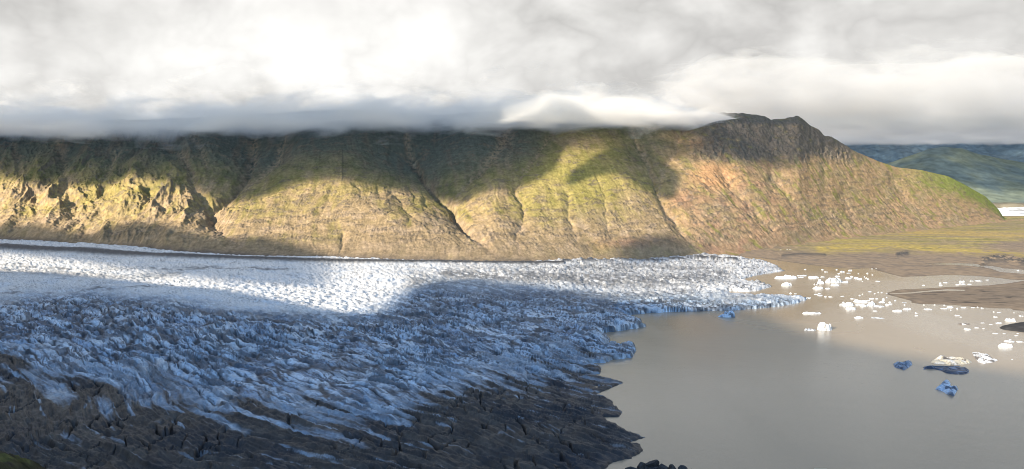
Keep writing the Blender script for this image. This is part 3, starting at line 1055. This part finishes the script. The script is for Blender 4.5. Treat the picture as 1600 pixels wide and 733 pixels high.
def build_hillside():
    d_ = np.array([math.sin(SUN_AZ), math.cos(SUN_AZ)])          # away from the sun
    r_ = np.array([math.cos(SUN_AZ), -math.sin(SUN_AZ)])
    pts = []
    for a, b in HILL_SHADE:
        z = 0.0 if a > 1000 else float(itp(a, ZB)) * (.97 if a < 640 else .8)
        x, y = unproject(a, b, z)
        pts.append((x * r_[0] + y * r_[1], x * d_[0] + y * d_[1], z))
    pts.sort()
    P = np.array(pts)
    WC = -420.0
    pq, ph = P[:, 0], P[:, 2] + (P[:, 1] - WC) * TE
    q = np.concatenate([np.arange(-3600, -500, 22), np.arange(-500, 420, 6), np.arange(420, 2600, 40)])
    w = np.concatenate([np.arange(-2600, -700, 90), np.arange(-700, -60, 12), np.arange(-60, 130, 4), np.arange(130, 700, 14)])
    Q, W = np.meshgrid(q, w)
    X = W * d_[0] + Q * r_[0]
    Y = W * d_[1] + Q * r_[1]
    Hc = np.interp(Q, pq, ph)
    w1 = np.interp(Q, [-3600, -500, -160, -40, 0, 60, 300, 2600], [WC + 60, WC + 60, -120, -6, 3, 3, -30, -200])
    near = np.interp(Q, [-900, -300, 0, 300, 900], [0, .6, 1, .6, 0])
    hb = Hc * (1 - near) + 228.2 * near                             # height of the brow
    tt = np.clip((W - WC) / np.maximum(w1 - WC, 1), 0, 1)
    Z = np.where(W < WC, Hc + (W - WC) * -.02, Hc + (hb - Hc) * tt)
    Z = np.where(W > w1, hb - (W - w1) * np.interp(Q, [-900, -400, 0], [.85, .8, .62]), Z)
    Z = np.maximum(Z, -8)
    n = fbm(X / 60, Y / 60, 4, 401)
    Z = Z + 3.0 * n * sstep(20, 120, np.hypot(X, Y)) * np.clip((WC + 40 - W) / -60, 0, 1) + .25 * fbm(X / 3, Y / 3, 3, 402)
    Z = np.where(np.hypot(X, Y) < 12, np.minimum(Z, 228.4), Z)
    # the slope breaks off steeply below the viewpoint
    Ys = np.maximum(Y, 3.0)
    ppx = CX + X / Ys * F
    out = np.maximum(np.maximum(-420 - ppx, ppx - 1900), 0) / F
    lim = ray_at_y(800, 800, Ys)[1] + out * Ys * .9
    Z = np.where(Y > 3, np.maximum(np.minimum(Z, lim), -8), Z)
    C = np.empty(Z.shape + (3,))
    C[:] = (0.075, 0.07, 0.028)
    C = mixc(C, (0.10, 0.08, 0.05), sstep(-.1, .3, n))
    o = mesh_obj('hillside', np.stack([X, Y, Z], -1), grid_faces(*Z.shape), M_moss, C)
    structure(o, label='steep hillside the view is taken from')
    # mossy shoulder showing in the lower left corner
    sx, sl = np.arange(-30, 34, .10), np.arange(-10, 22, .14)
    # crest runs from A to B, falling to the right
    ax, az_ = ray_at_y(-190, 640, 52.0)
    bx, bz = ray_at_y(150, 757, 60.0)
    A = np.array([ax, 52.0, az_])
    B = np.array([bx, 60.0, bz])
    dirv = (B - A)[:2]
    Ln = np.hypot(*dirv)
    dirv /= Ln
    nrm = np.array([-dirv[1], dirv[0]])
    S, T = np.meshgrid(np.arange(-8, Ln + 6, .11), np.arange(-14, 12, .11))
    X = A[0] + S * dirv[0] + T * nrm[0]
    Y = A[1] + S * dirv[1] + T * nrm[1]
    crest = A[2] + (B[2] - A[2]) * S / Ln
    Z = crest - np.where(T > 0, 0.9 * T + .02 * T * T, .38 * -T) + .55 * fbm(X / 2.6, Y / 2.6, 4, 411) + .16 * ridged(X / .6, Y / .6, 3, 412)
    f = fbm(X / 1.5, Y / 1.5, 4, 413)
    C = np.empty(Z.shape + (3,))
    C[:] = (0.05, 0.045, 0.022)
    C = mixc(C, (0.095, 0.092, 0.032), sstep(0, .3, f))
    C = mixc(C, (0.055, 0.045, 0.03), sstep(.1, .35, fbm(X / .8, Y / .8, 3, 414)))
    o = mesh_obj('mossy_shoulder', np.stack([X, Y, Z], -1), grid_faces(*Z.shape), M_moss, C)
    structure(o, label='mossy shoulder of the near hillside')


# ------------------------------------------------------------------ clouds
def lens_cloud(name, X, Y, thick, zc, mat, label, up=.6, seed=0, lump=0.0):
    """closed, lumpy body of cloud whose thickness runs out to nothing at its rim"""
    keep = thick > 0.25
    top = zc + thick * up * (1 + lump * fbm(X / 160, Y / 160, 4, seed))
    bot = zc - thick * (1 - up) * (1 + lump * fbm(X / 120, Y / 120, 4, seed + 1))
    n = X.size
    ft = grid_faces(*X.shape, keep)
    V = np.concatenate([np.stack([X, Y, top], -1).reshape(-1, 3), np.stack([X, Y, bot], -1).reshape(-1, 3)])
    # close the rim: faces of the boundary edges
    e = np.concatenate([ft[:, [0, 1]], ft[:, [1, 2]], ft[:, [2, 3]], ft[:, [3, 0]]])
    key = {}
    for a, b in e.tolist():
        if (b, a) in key:
            del key[(b, a)]
        else:
            key[(a, b)] = 1
    rim = np.array([(b, a, a + n, b + n) for a, b in key], np.int32)
    F_ = np.concatenate([ft, (ft + n)[:, ::-1], rim])
    o = mesh_obj(name, V, F_, mat)
    structure(o, 'stuff', label)
    return o


def shade_cloud(name, pxr, sr, mask, zc, th, mat, label, seed):
    """an unseen cloud up the sunlight, shaped to shade a patch of the slope"""
    PX, S = np.meshgrid(np.linspace(*pxr), np.linspace(*sr))
    X, Y, Z = mount_base_surface(PX, np.minimum(S, 1))
    Z = Z + np.clip(S - 1, 0, 1) * 900                     # the mist standing over the ridge
    px, py = project(X, Y, Z)
    m = mask(px, py, X, Y)
    k = (zc - Z) / TE
    lens_cloud(name, X + SDX * k, Y + SDY * k, m * th, zc, mat, label, .6, seed, 0.0)


def build_clouds():
    M_shadow = volume_mat('unseen shade cloud', 0.055, color=(0.6, 0.6, 0.6))  # dense volume for the unseen clouds that block the sun

    def upper(px, py, X, Y):
        n = 26 * fbm(px / 90, py / 60, 4, 500)
        line = itp(px, [(-200, 262), (0, 272), (60, 284), (150, 285), (215, 272), (290, 292), (330, 305), (400, 298), (450, 283), (540, 276), (620, 286), (700, 304), (760, 290), (830, 280), (868, 262),
                        (880, 222), (920, 212), (960, 208), (1010, 206), (1040, 204), (1070, 200), (1100, 195)])
        m = sstep(12, -12, py - line + .35 * n)
        # long shadow across the sunlit hollow, and the crag
        d, _ = ldist(px + .4 * n, py + .3 * n, [(895, 282), (930, 262), (975, 250), (1005, 262), (1040, 282)])
        m = np.maximum(m, sstep(1.35, .6, d / itp(px, [(890, 8), (950, 16), (1000, 26), (1060, 20)])))
        cr_ = sstep(1.25, .75, np.hypot((px - 1215) / 125, (py - 205) / 44) + .026 * n)
        m = np.maximum(m, .38 * cr_)
        m = np.maximum(m, .5 * sstep(218, 194, py) * sstep(820, 880, px) * sstep(1130, 1080, px))
        m = m * (1 - sstep(178, 166, py) * (1 - .45 * sstep(790, 900, px)))
        return m
    shade_cloud('cloud', (-420, 1420, 360), (0.15, 1.12, 124), upper, 930.0, 18.0, M_shadow, 'unseen flat grey cloud shaped to shade the upper mountain', 510)

    def lower(px, py, X, Y):
        n = 14 * fbm(px / 60, py / 30, 4, 520)
        m = sstep(1.3, .5, np.hypot((px - 1025) / 62, (py - 392) / 22) + .02 * n)
        line = itp(px, [(-200, 352), (0, 356), (60, 352), (120, 366), (180, 352), (240, 346), (300, 364), (350, 376), (400, 366), (440, 380), (500, 394), (540, 420)])
        m = np.maximum(m, .85 * sstep(-7, 9, py - line + n * .6) * sstep(560, 480, px))
        return m
    shade_cloud('cloud', (-180, 1150, 260), (-0.35, 0.34, 70), lower, 930.0, 14.0, M_shadow, 'unseen ragged grey cloud shaped to shade the mountain foot', 530)

    # a third unseen one, added to shade the middle glacier and near lake
    PX, PY = np.meshgrid(np.linspace(440, 1820, 240), np.linspace(425, 740, 110))
    zg = itp(PX, ZB) * .8 * (1 - sstep(850, 1050, PX))
    X, Y = unproject(PX, PY, zg)
    n = fbm(X / 130, Y / 200, 4, 534)
    soft = itp(PX, [(440, 7), (1000, 7), (1200, 20), (1500, 22), (1800, 30)])
    m = sstep(-.5, 1.0, (PY - itp(PX, CLOUD_SHADE) + soft * .6 * n) / soft) * sstep(455, 560, PX) * sstep(735, 690, PY)
    m = m * itp(PX, [(1050, 1), (1250, .55), (1800, .5)])
    k = (960.0 - zg) / TE
    lens_cloud('cloud', X + SDX * k, Y + SDY * k, m * 13, 960.0, M_shadow, 'unseen grey cloud added to shade the glacier front and lake', .6, 536, 0.0)

    # the bank that hides the summits
    M_bank = cloud_mat('cloud bank', 0.008, 455, 590, 200, 80, tiltx=0.023, zb0=395, zb1=478, color=(0.95, 0.93, 0.90))
    pxs = np.linspace(-800, 1180, 240)
    ys = np.linspace(2780, 4600, 110)
    PX, Y = np.meshgrid(pxs, ys)
    X = (PX - CX) / F * Y
    base_y = itp(PX, [(-420, 203), (0, 207), (110, 213), (200, 216), (290, 213), (345, 207), (400, 202), (470, 206), (540, 199), (610, 202), (700, 207), (760, 202), (850, 194), (920, 196), (1000, 194), (1060, 186), (1120, 168), (1180, 160)])
    base_y = base_y + 3.5 * fbm(PX / 70, Y / 300, 3, 539)
    zbot = CAMZ + (285 - base_y) / F * np.clip(Y, 3050, 3500) - 52
    n = fbm(X / 330, Y / 330, 4, 540)
    front = sstep(2800, 3350, Y + 160 * n) * sstep(4600, 4200, Y + 120 * n)
    side = sstep(1150, 960, PX + 60 * n) * sstep(-800, -640, PX)
    th = front * side * itp(PX, [(-420, 300), (0, 300), (300, 300), (700, 280), (800, 280), (900, 260), (1180, 200)]) * (1 + .35 * fbm(X / 220, Y / 260, 4, 541))
    th = np.clip(th, 0, None)
    sag = (1 - front) * 60
    lens_cloud('cloud_bank', X, Y, th, zbot + sag, M_bank, 'grey cloud bank swallowing the mountain top', .97, 545, 0.0)

    # cloud roof over the far ridge
    M_far_bank = cloud_mat('far cloud bank', 0.0024, 790, 1280, 480, 190, zb0=735, zb1=810, color=(0.80, 0.79, 0.775))
    pxs = np.linspace(1000, 1820, 120)
    ys = np.linspace(5600, 15500, 100)
    PX, Y = np.meshgrid(pxs, ys)
    X = (PX - CX) / F * Y
    n = fbm(X / 900, Y / 900, 4, 560)
    zbot = 745 + 18 * fbm(X / 500, Y / 900, 3, 561)
    fr = sstep(5600, 7400, Y + 500 * n) * sstep(15500, 13500, Y + 500 * n) * sstep(1010, 1160, PX + 60 * n)
    lens_cloud('cloud_bank', X, Y, fr * 640 * (1 + .3 * n), zbot + (1 - fr) * 250, M_far_bank, 'grey cloud roof over the far ridge', .96, 565, 0.0)


# ------------------------------------------------------------------ icebergs
def berg(px, py, w, h, label, tone='white', group=None, seed=0, outline=None, res=None, name=None, cat='iceberg', tilt=0.0):
    """px, py: middle of the waterline nearest the viewer; w, h: size in photo pixels"""
    x0, y0 = (float(v) for v in unproject(px, py, 0.0))
    k = y0 / F
    Wd = w * k
    graze = CAMZ / y0
    full = h * k
    rs = np.random.default_rng(seed + 1000)
    if outline is None:
        depth = min(Wd * (.45 + .5 * rs.random()), full * .62 / graze)
        depth = max(depth, Wd * .22)
        H = max((full - depth * graze) * .8, .28 * full, .5)
        a = np.linspace(0, 2 * np.pi, 26, endpoint=False)
        rad = 1 + .34 * np.interp(a, np.linspace(0, 2 * np.pi, 9), np.append(v := rs.normal(0, 1, 8), v[0])).clip(-1.4, 1.2) * .6
        rad = rad / max(np.abs(rad * np.cos(a)).max(), .6)
        ox, oy = np.cos(a) * rad * Wd / 2, np.sin(a) * rad * depth / 2
        oy -= oy.min()
    else:
        # outline given in photo pixels relative to (px, py): laid on the water, height then rises from it
        P = np.array(outline, float)
        gx, gy = unproject(px + P[:, 0], py - P[:, 1], 0.0)
        ox, oy = gx - x0, gy - y0
        depth = oy.max() - oy.min()
        H = tilt
        Wd = ox.max() - ox.min()
    nn = res or int(np.clip(w * 1.1, 9, 26))
    mx, my = .06 * Wd + .2, .06 * depth + .2
    gx = np.linspace(ox.min() - mx, ox.max() + mx, nn)
    gy = np.linspace(oy.min() - my, oy.max() + my, max(8, int(nn * np.clip(depth / Wd, .5, 1.4))))
    GX, GY = np.meshgrid(gx, gy)
    d = sdist(GX, GY, np.stack([ox, oy], -1))
    sz = max(Wd, 4.0)
    f1, f2, cid = worley(GX / (sz * .26) + seed * 3.1, GY / (sz * .26) + seed, seed)
    rough = .55 + .5 * cid + .35 * pnoise(GX / (sz * .16) + seed, GY / (sz * .16), seed + 5)
    lean = 1 + .35 * rs.normal() * (GX / max(Wd, 1)).clip(-.5, .5) * 2
    rise = np.clip(d / (.10 * min(Wd, depth) + .25), -1, 1)
    Z = np.where(d > 0, np.sqrt(np.clip(rise, 0, 1)) * H * np.clip(rough * lean, .22, 1.25), rise * .9)
    crev = 1 - sstep(.03, .14, f2 - f1)
    Z = np.where(d > 0, np.maximum(Z - .35 * H * crev, .12), Z)
    tones = {'white': (0.56, 0.56, 0.55), 'blue': (0.42, 0.50, 0.60), 'navy': (0.045, 0.058, 0.085), 'cream': (0.50, 0.44, 0.33), 'dirty': (0.12, 0.10, 0.085), 'grey': (0.30, 0.31, 0.32),
             'mixed': (0.58, 0.57, 0.55), 'deep': (0.19, 0.235, 0.30)}
    C = np.empty(Z.shape + (3,))
    C[:] = tones[tone]
    gr = fbm(GX / (sz * .3) + seed, GY / (sz * .3), 4, seed + 9)
    if tone in ('cream', 'mixed', 'dirty'):
        C = mixc(C, (0.07, 0.055, 0.045) if tone != 'dirty' else (0.8, .78, .74), .9 * sstep(.08, .22, gr + .25 * crev + (.05 if tone == 'mixed' else -.02)))
        if tone == 'cream':
            C = mixc(C, (0.62, 0.60, 0.57), sstep(.0, .25, fbm(GX / 9 + 4, GY / 9, 3, seed + 12)) * .7)
    elif tone in ('blue', 'deep'):
        C = mixc(C, (0.62, 0.72, 0.82), sstep(.05, .3, gr) * .6)
        C = mixc(C, (0.05, 0.06, 0.085), .85 * sstep(.15, .3, -gr + .3 * crev))
    elif tone == 'navy':
        C = mixc(C, (0.18, 0.25, 0.36), sstep(.1, .3, fbm(GX / 12, GY / 3, 4, seed + 3)) * .9)
    else:
        C = C * rs.uniform(.78, 1.08)
        C = mixc(C, (0.40, 0.47, 0.54), sstep(.0, .3, gr) * .7)
        C = mixc(C, (0.10, 0.095, 0.09), .8 * sstep(.14, .26, fbm(GX / (sz * .16) + seed, GY / (sz * .16), 3, seed + 21)) * rs.choice([.3, 1.0]))
    cell = max(gx[1] - gx[0], gy[1] - gy[0])
    keep = d > -.02
    o = mesh_obj(name or ('iceberg' if w >= 12 else 'ice_floe'), np.stack([GX, GY, Z], -1), grid_faces(*Z.shape, keep), M_berg, C, smooth=False)
    o.location = (x0, y0, 0)
    o['label'] = label
    o['category'] = cat if w >= 12 else 'ice floe'
    if group:
        o['group'] = group
    return o


def build_icebergs():
    G = 'icebergs adrift on the lake'
    # the big ones near the viewer
    berg(1411, 578, 28, 14, 'low dark blue iceberg, a rough slab alone left of the whale shaped one', 'deep', G, 1, [(-15, 9), (-13, 4), (-6, 2), (2, 0), (8, 3), (14, 8), (13, 12), (5, 11), (-4, 10), (-9, 12)], 34, tilt=3.2)
    berg(1485, 570, 62, 18, 'long cream iceberg with brown streaks lying behind the dark one', 'cream', G, 2, [(-31, 4), (-24, 2), (-10, 1), (0, -1), (16, 0), (30, 2), (33, 4), (22, 6), (8, 8), (-6, 9), (-18, 11), (-24, 8)], 46, tilt=5.2)
    berg(1478, 583, 74, 13, 'long navy iceberg tapering to a forked tail like a whale', 'navy', G, 3, [(-36, 9), (-33, 7.5), (-36, 5), (-30, 7), (-20, 6.5), (-8, 4), (0, 0), (14, -2), (28, -2), (35, 0), (36, 5), (30, 9), (14, 10), (0, 10), (-16, 10), (-28, 9)], 56, tilt=3.0)
    berg(1480, 618, 36, 26, 'crumbly pale blue iceberg nearest the viewer with a dark knob', 'blue', G, 4, [(-19, 10), (-8, 7), (0, 2), (11, -1), (13, 5), (17, 10), (14, 14), (8, 11), (4, 14), (5, 19), (-2, 22), (-8, 19), (-12, 14)], 40, tilt=4.4)
    berg(1538, 568, 42, 20, 'white wedge shaped iceberg with black debris bands', 'mixed', G, 5, [(-19, 17), (-14, 8), (-8, 1), (0, 0), (14, 2), (21, 5), (12, 8), (7, 13), (-4, 15), (-10, 17)], 42, tilt=3.2)
    berg(1140, 496, 33, 12, 'jagged blue iceberg close under the glacier front', 'blue', G, 6, res=34)
    berg(1293, 517, 27, 15, 'tall white block iceberg in open water with a flat floe beside it', 'white', G, 7, res=30)
    berg(1268, 517, 21, 5, 'low ragged white floe just left of the tall white block', 'white', G, 8, res=20, cat='iceberg')
    berg(1271, 491, 30, 5, 'flat white floe pointed to the left below the glacier tip', 'white', G, 9, res=24)
    berg(1343, 498, 17, 5, 'small white floe with two humps in open water', 'white', G, 10)
    berg(1374, 498, 20, 3, 'thin string of flat ice right of the two humped floe', 'white', G, 11)
    berg(1574, 543, 22, 9, 'rounded white floe pair below the dark gravel spit', 'white', G, 12, res=24)
    berg(1582, 535, 18, 5, 'flat white floe under the point of the gravel spit', 'white', G, 13)
    berg(1596, 535, 11, 3, 'small flat floe at the right edge below the spit', 'white', G, 14)
    berg(1510, 507.5, 21, 4, 'low floe black with debris left of the gravel spit', 'dirty', G, 15, res=24)
    berg(1513, 516, 13, 4, 'ragged white floe just below the black one', 'white', G, 16)
    berg(1585, 503, 19, 8, 'ragged white iceberg just above the gravel spit', 'white', G, 17, res=24)
    berg(957, 537, 15, 6, 'small grey blue iceberg in the cove of the glacier front', 'grey', G, 18)
    berg(1231, 436, 37, 8, 'long white iceberg just off the far glacier tongue', 'white', G, 19, res=34)
    berg(1232, 447, 19, 8, 'saddle shaped white iceberg with a dark notch', 'white', G, 20, res=24)
    # pack in the upper bay
    berg(1284, 443, 12, 8, 'white block at the left end of the upper pack', 'white', G, 21)
    berg(1306, 442, 29, 10, 'largest white iceberg of the upper pack', 'white', G, 22, res=30)
    berg(1305, 447, 16, 5, 'white slab in front of the largest iceberg of the upper pack', 'white', G, 23)
    berg(1280, 452, 17, 6, 'wedge shaped white floe at the lower left of the upper pack', 'white', G, 24)
    berg(1277, 445.5, 9, 4, 'dark grey floe between two white ones in the upper pack', 'dirty', G, 25)
    berg(1272, 435, 18, 5, 'arrow shaped white floe left of the upper pack', 'white', G, 26)
    berg(1254, 431.5, 18, 3, 'thin white floe right of the long iceberg off the tongue', 'white', G, 27)
    berg(1322.5, 442, 12, 4, 'flat white floe at the right end of the upper pack', 'white', G, 28)
    # pack in the middle
    berg(1325, 478, 23, 8, 'lumpy white iceberg at the left end of the middle pack', 'white', G, 29, res=24)
    berg(1331.5, 484, 18, 6, 'white floe lowest in the middle pack', 'white', G, 30)
    berg(1346.5, 473, 23, 6, 'flat white iceberg along the top of the middle pack', 'white', G, 31, res=24)
    berg(1353, 479, 15, 5, 'white floe in the heart of the middle pack', 'white', G, 32)
    berg(1363, 477, 12, 8, 'rounded white block at the right end of the middle pack', 'white', G, 33)
    berg(1377, 480, 17, 4, 'thin pointed floe right of the middle pack', 'white', G, 34)
    berg(1419, 484, 14, 4, 'white floe off the tip of the gravel bank', 'white', G, 35)
    berg(1404, 487, 17, 4, 'ragged low floe trailing left of the gravel bank tip', 'white', G, 36)
    berg(1451.5, 484, 13, 3, 'bar shaped white floe off the gravel bank', 'white', G, 37)
    berg(1487, 481, 12, 4, 'white floe against the gravel bank shore', 'white', G, 38)
    sets = [
        ('tiny white ice scrap stranded on the mudflat beyond the glacier tongue', 'ice scraps on the mudflat',
         [(1222, 392, 9, 3), (1230, 391.5, 5, 3), (1237, 391.5, 7, 3), (1245, 389, 3, 2), (1262, 391.5, 3, 2)]),
        ('small white floe adrift in the upper bay near the large pack', 'small floes of the upper bay',
         [(1258.5, 421.5, 4, 2), (1286, 422, 4, 2), (1292, 425.5, 7, 2), (1252, 434, 10, 3), (1286, 433.5, 8, 3), (1294.5, 452, 8, 4), (1307.6, 422, 3, 2), (1317.5, 425.5, 9, 4), (1328.5, 423, 7, 2.5), (1311, 428, 4, 2), (1327, 427.3, 8, 2),
          (1310, 432.5, 8, 3), (1313, 440, 8, 2.5), (1327.5, 436, 10, 5), (1338, 435.5, 9, 5), (1344, 437, 7, 4), (1332, 433, 5, 3), (1351, 433, 3, 2), (1353.5, 435, 3, 2), (1357, 436.5, 3, 2.5), (1355.6, 427.5, 3, 2), (1364, 430, 3, 1.5),
          (1372.5, 440, 7, 2.5), (1363, 420.5, 2.5, 1.5), (1369, 420.5, 2.5, 1.5), (1348, 440, 2.5, 1.5), (1341, 428, 2.5, 1.5), (1299, 436, 6, 3)]),
        ('small white floe in the loose string between the upper and middle packs', 'floes between the packs',
         [(1243, 459.5, 5, 2), (1236, 459, 4, 3), (1221, 461, 10, 2.5), (1264, 466.5, 9, 3), (1276, 460.5, 7, 2.3), (1282, 459.5, 6, 2), (1281.5, 462.3, 9, 2.5), (1290.4, 464, 4, 2.5), (1298.6, 464.5, 9, 2.3), (1317, 463.5, 7, 2.3), (1360.5, 456.5, 6, 2.5), (1372.5, 457.2, 3, 2), (1378, 457.5, 3, 2), (1367, 459.4, 2.6, 2),
          (1343.6, 462, 3, 2), (1348, 460, 2.6, 2), (1386, 459, 4, 2), (1386, 465, 3, 2)]),
        ('small white floe scattered round the middle pack', 'small floes of the middle pack',
         [(1334, 467.5, 9, 2.6), (1363, 467.5, 9, 3), (1371, 467.5, 5, 2.5), (1341, 477, 9, 4), (1378.5, 473, 11, 4), (1381, 467.4, 4, 2.2), (1386.5, 477, 6, 4), (1368, 486.6, 8, 2.6), (1381, 469.5, 5, 3), (1391, 472.7, 5, 2.5), (1392, 476, 6, 2.7), (1399, 470, 4, 2),
          (1357, 470, 6, 3), (1318, 473, 4, 2.5)]),
        ('small white floe along the shore of the gravel bank', 'small floes along the gravel bank',
         [(1415, 473.6, 9, 2.2), (1414, 477, 3, 2), (1432.5, 489.7, 5, 2.2), (1432, 493.7, 6, 2.6), (1477, 483, 11, 3), (1496, 483, 3, 3), (1497, 493.8, 8, 3), (1461, 477, 4, 2), (1444, 477, 3, 2), (1475.5, 477.2, 4, 2), (1486, 485, 3, 2),
          (1507, 481.4, 10, 3), (1521, 481.3, 6, 2.6), (1528, 480.3, 3, 2), (1536, 482, 5, 2), (1553, 488, 3, 2), (1562, 489, 8, 2.6), (1585, 489.4, 3, 2), (1556, 496, 9, 3), (1597, 494.4, 9, 3), (1502, 496, 4, 2)]),
        ('small white floe in the still side pool behind the gravel bank', 'floes in the side pool',
         [(1444, 446.3, 4, 2.2), (1469.5, 443, 4, 2.2), (1471, 446.3, 6, 3), (1478.7, 442.4, 8, 3), (1504.5, 441, 10, 4), (1506, 444.5, 11, 3), (1497, 445.6, 7, 3), (1519, 439.7, 8, 2.5), (1531, 439.7, 11, 3), (1516, 444.5, 9, 2), (1544, 438, 6, 1.8), (1591, 423, 4, 2)]),
        ('small white floe in the open water round the gravel spit', 'small floes round the spit',
         [(1563.5, 506, 11, 4), (1536.5, 505.3, 8, 2.6), (1549, 507.4, 6, 1.6), (1527, 513, 8, 2.4), (1537.5, 514, 4, 2), (1557, 522, 9, 3), (1570, 522, 5, 2), (1589, 525, 6, 2.4), (1591, 521.8, 5, 2), (1582, 562, 3, 1.6), (1579, 531, 4, 2)]),
    ]
    sd = 100
    for lab, grp, items in sets:
        for a, b, w, h in items:
            sd += 1
            berg(a, b, w, h * .8, lab, 'white', grp, sd)


# ------------------------------------------------------------------ boulders at the lake corner
def boulder(px, py, w, h, label, seed, group='dark boulders at the lake corner'):
    import bmesh
    x0, y0 = (float(v) for v in unproject(px, py, 0.0))
    k = y0 / F
    bm = bmesh.new()
    bmesh.ops.create_icosphere(bm, subdivisions=4, radius=1.0)
    V = np.array([v.co[:] for v in bm.verts])
    rs = np.random.default_rng(seed)
    # flat faces cut by random planes
    r = np.full(len(V), 1.25)
    for _ in range(11):
        nrm = rs.normal(size=3)
        nrm /= np.linalg.norm(nrm)
        off = rs.uniform(.55, .98)
        c = V @ nrm
        r = np.where(c > 1e-3, np.minimum(r, off / np.maximum(c, 1e-3)), r)
    r = r * (1 + .06 * fbm(V[:, 0] * 3 + seed, V[:, 1] * 3 + V[:, 2] * 2, 3, seed))
    V = V * r[:, None]
    V *= np.array([w * k / 2, w * k / 2 * rs.uniform(.7, 1), h * k * .62])
    for v, c in zip(bm.verts, V):
        v.co = c
    me = bpy.data.meshes.new('boulder')
    bm.to_mesh(me)
    bm.free()
    me.materials.append(M_rock)
    o = bpy.data.objects.new('boulder', me)
    COL.objects.link(o)
    o.location = (x0, y0, h * k * .25)
    o.rotation_euler = (0, 0, rs.uniform(0, 6))
    o['label'] = label
    o['category'] = 'boulder'
    o['group'] = group
    return o


def build_boulders():
    pts = [(1020, 716, 23, 17, 'largest dark boulder, rounded, rising above the lake corner'),
           (1051, 724, 17, 13, 'pointed dark boulder right of the largest, against the water'),
           (1065, 727, 17, 11, 'low pointed boulder second from the right end of the row'),
           (1078, 731, 19, 9, 'outermost dark boulder sloping into the lake'),
           (1038, 724, 18, 13, 'squat dark boulder between the largest and the pointed one'),
           (1003, 722, 20, 12, 'long dark boulder left of the largest one by the water'),
           (1027, 727, 17, 10, 'grey block in front of the largest dark boulder'),
           (986, 727, 24, 9, 'low slab at the left end of the boulder row')]
    sd = 40
    for a, t, w, h, lab in pts:
        sd += 1
        boulder(a, t + h, w, h, lab, sd)
    rs = np.random.default_rng(5)
    for i in range(22):
        a = 962 + i * 6.2 + rs.uniform(-3, 3)
        t = float(itp(a, [(960, 735), (985, 731), (1005, 728), (1022, 724), (1045, 730), (1065, 733), (1085, 737), (1110, 742)])) + rs.uniform(-1, 5)
        boulder(a, t + 9, rs.uniform(9, 17), rs.uniform(7, 11), 'small dark rock packed along the bottom edge below the larger boulders', sd + 1 + i)


build_mountain()
build_glacier()
build_lake()
build_plain()
build_far()
build_hillside()
build_clouds()
build_icebergs()
build_boulders()
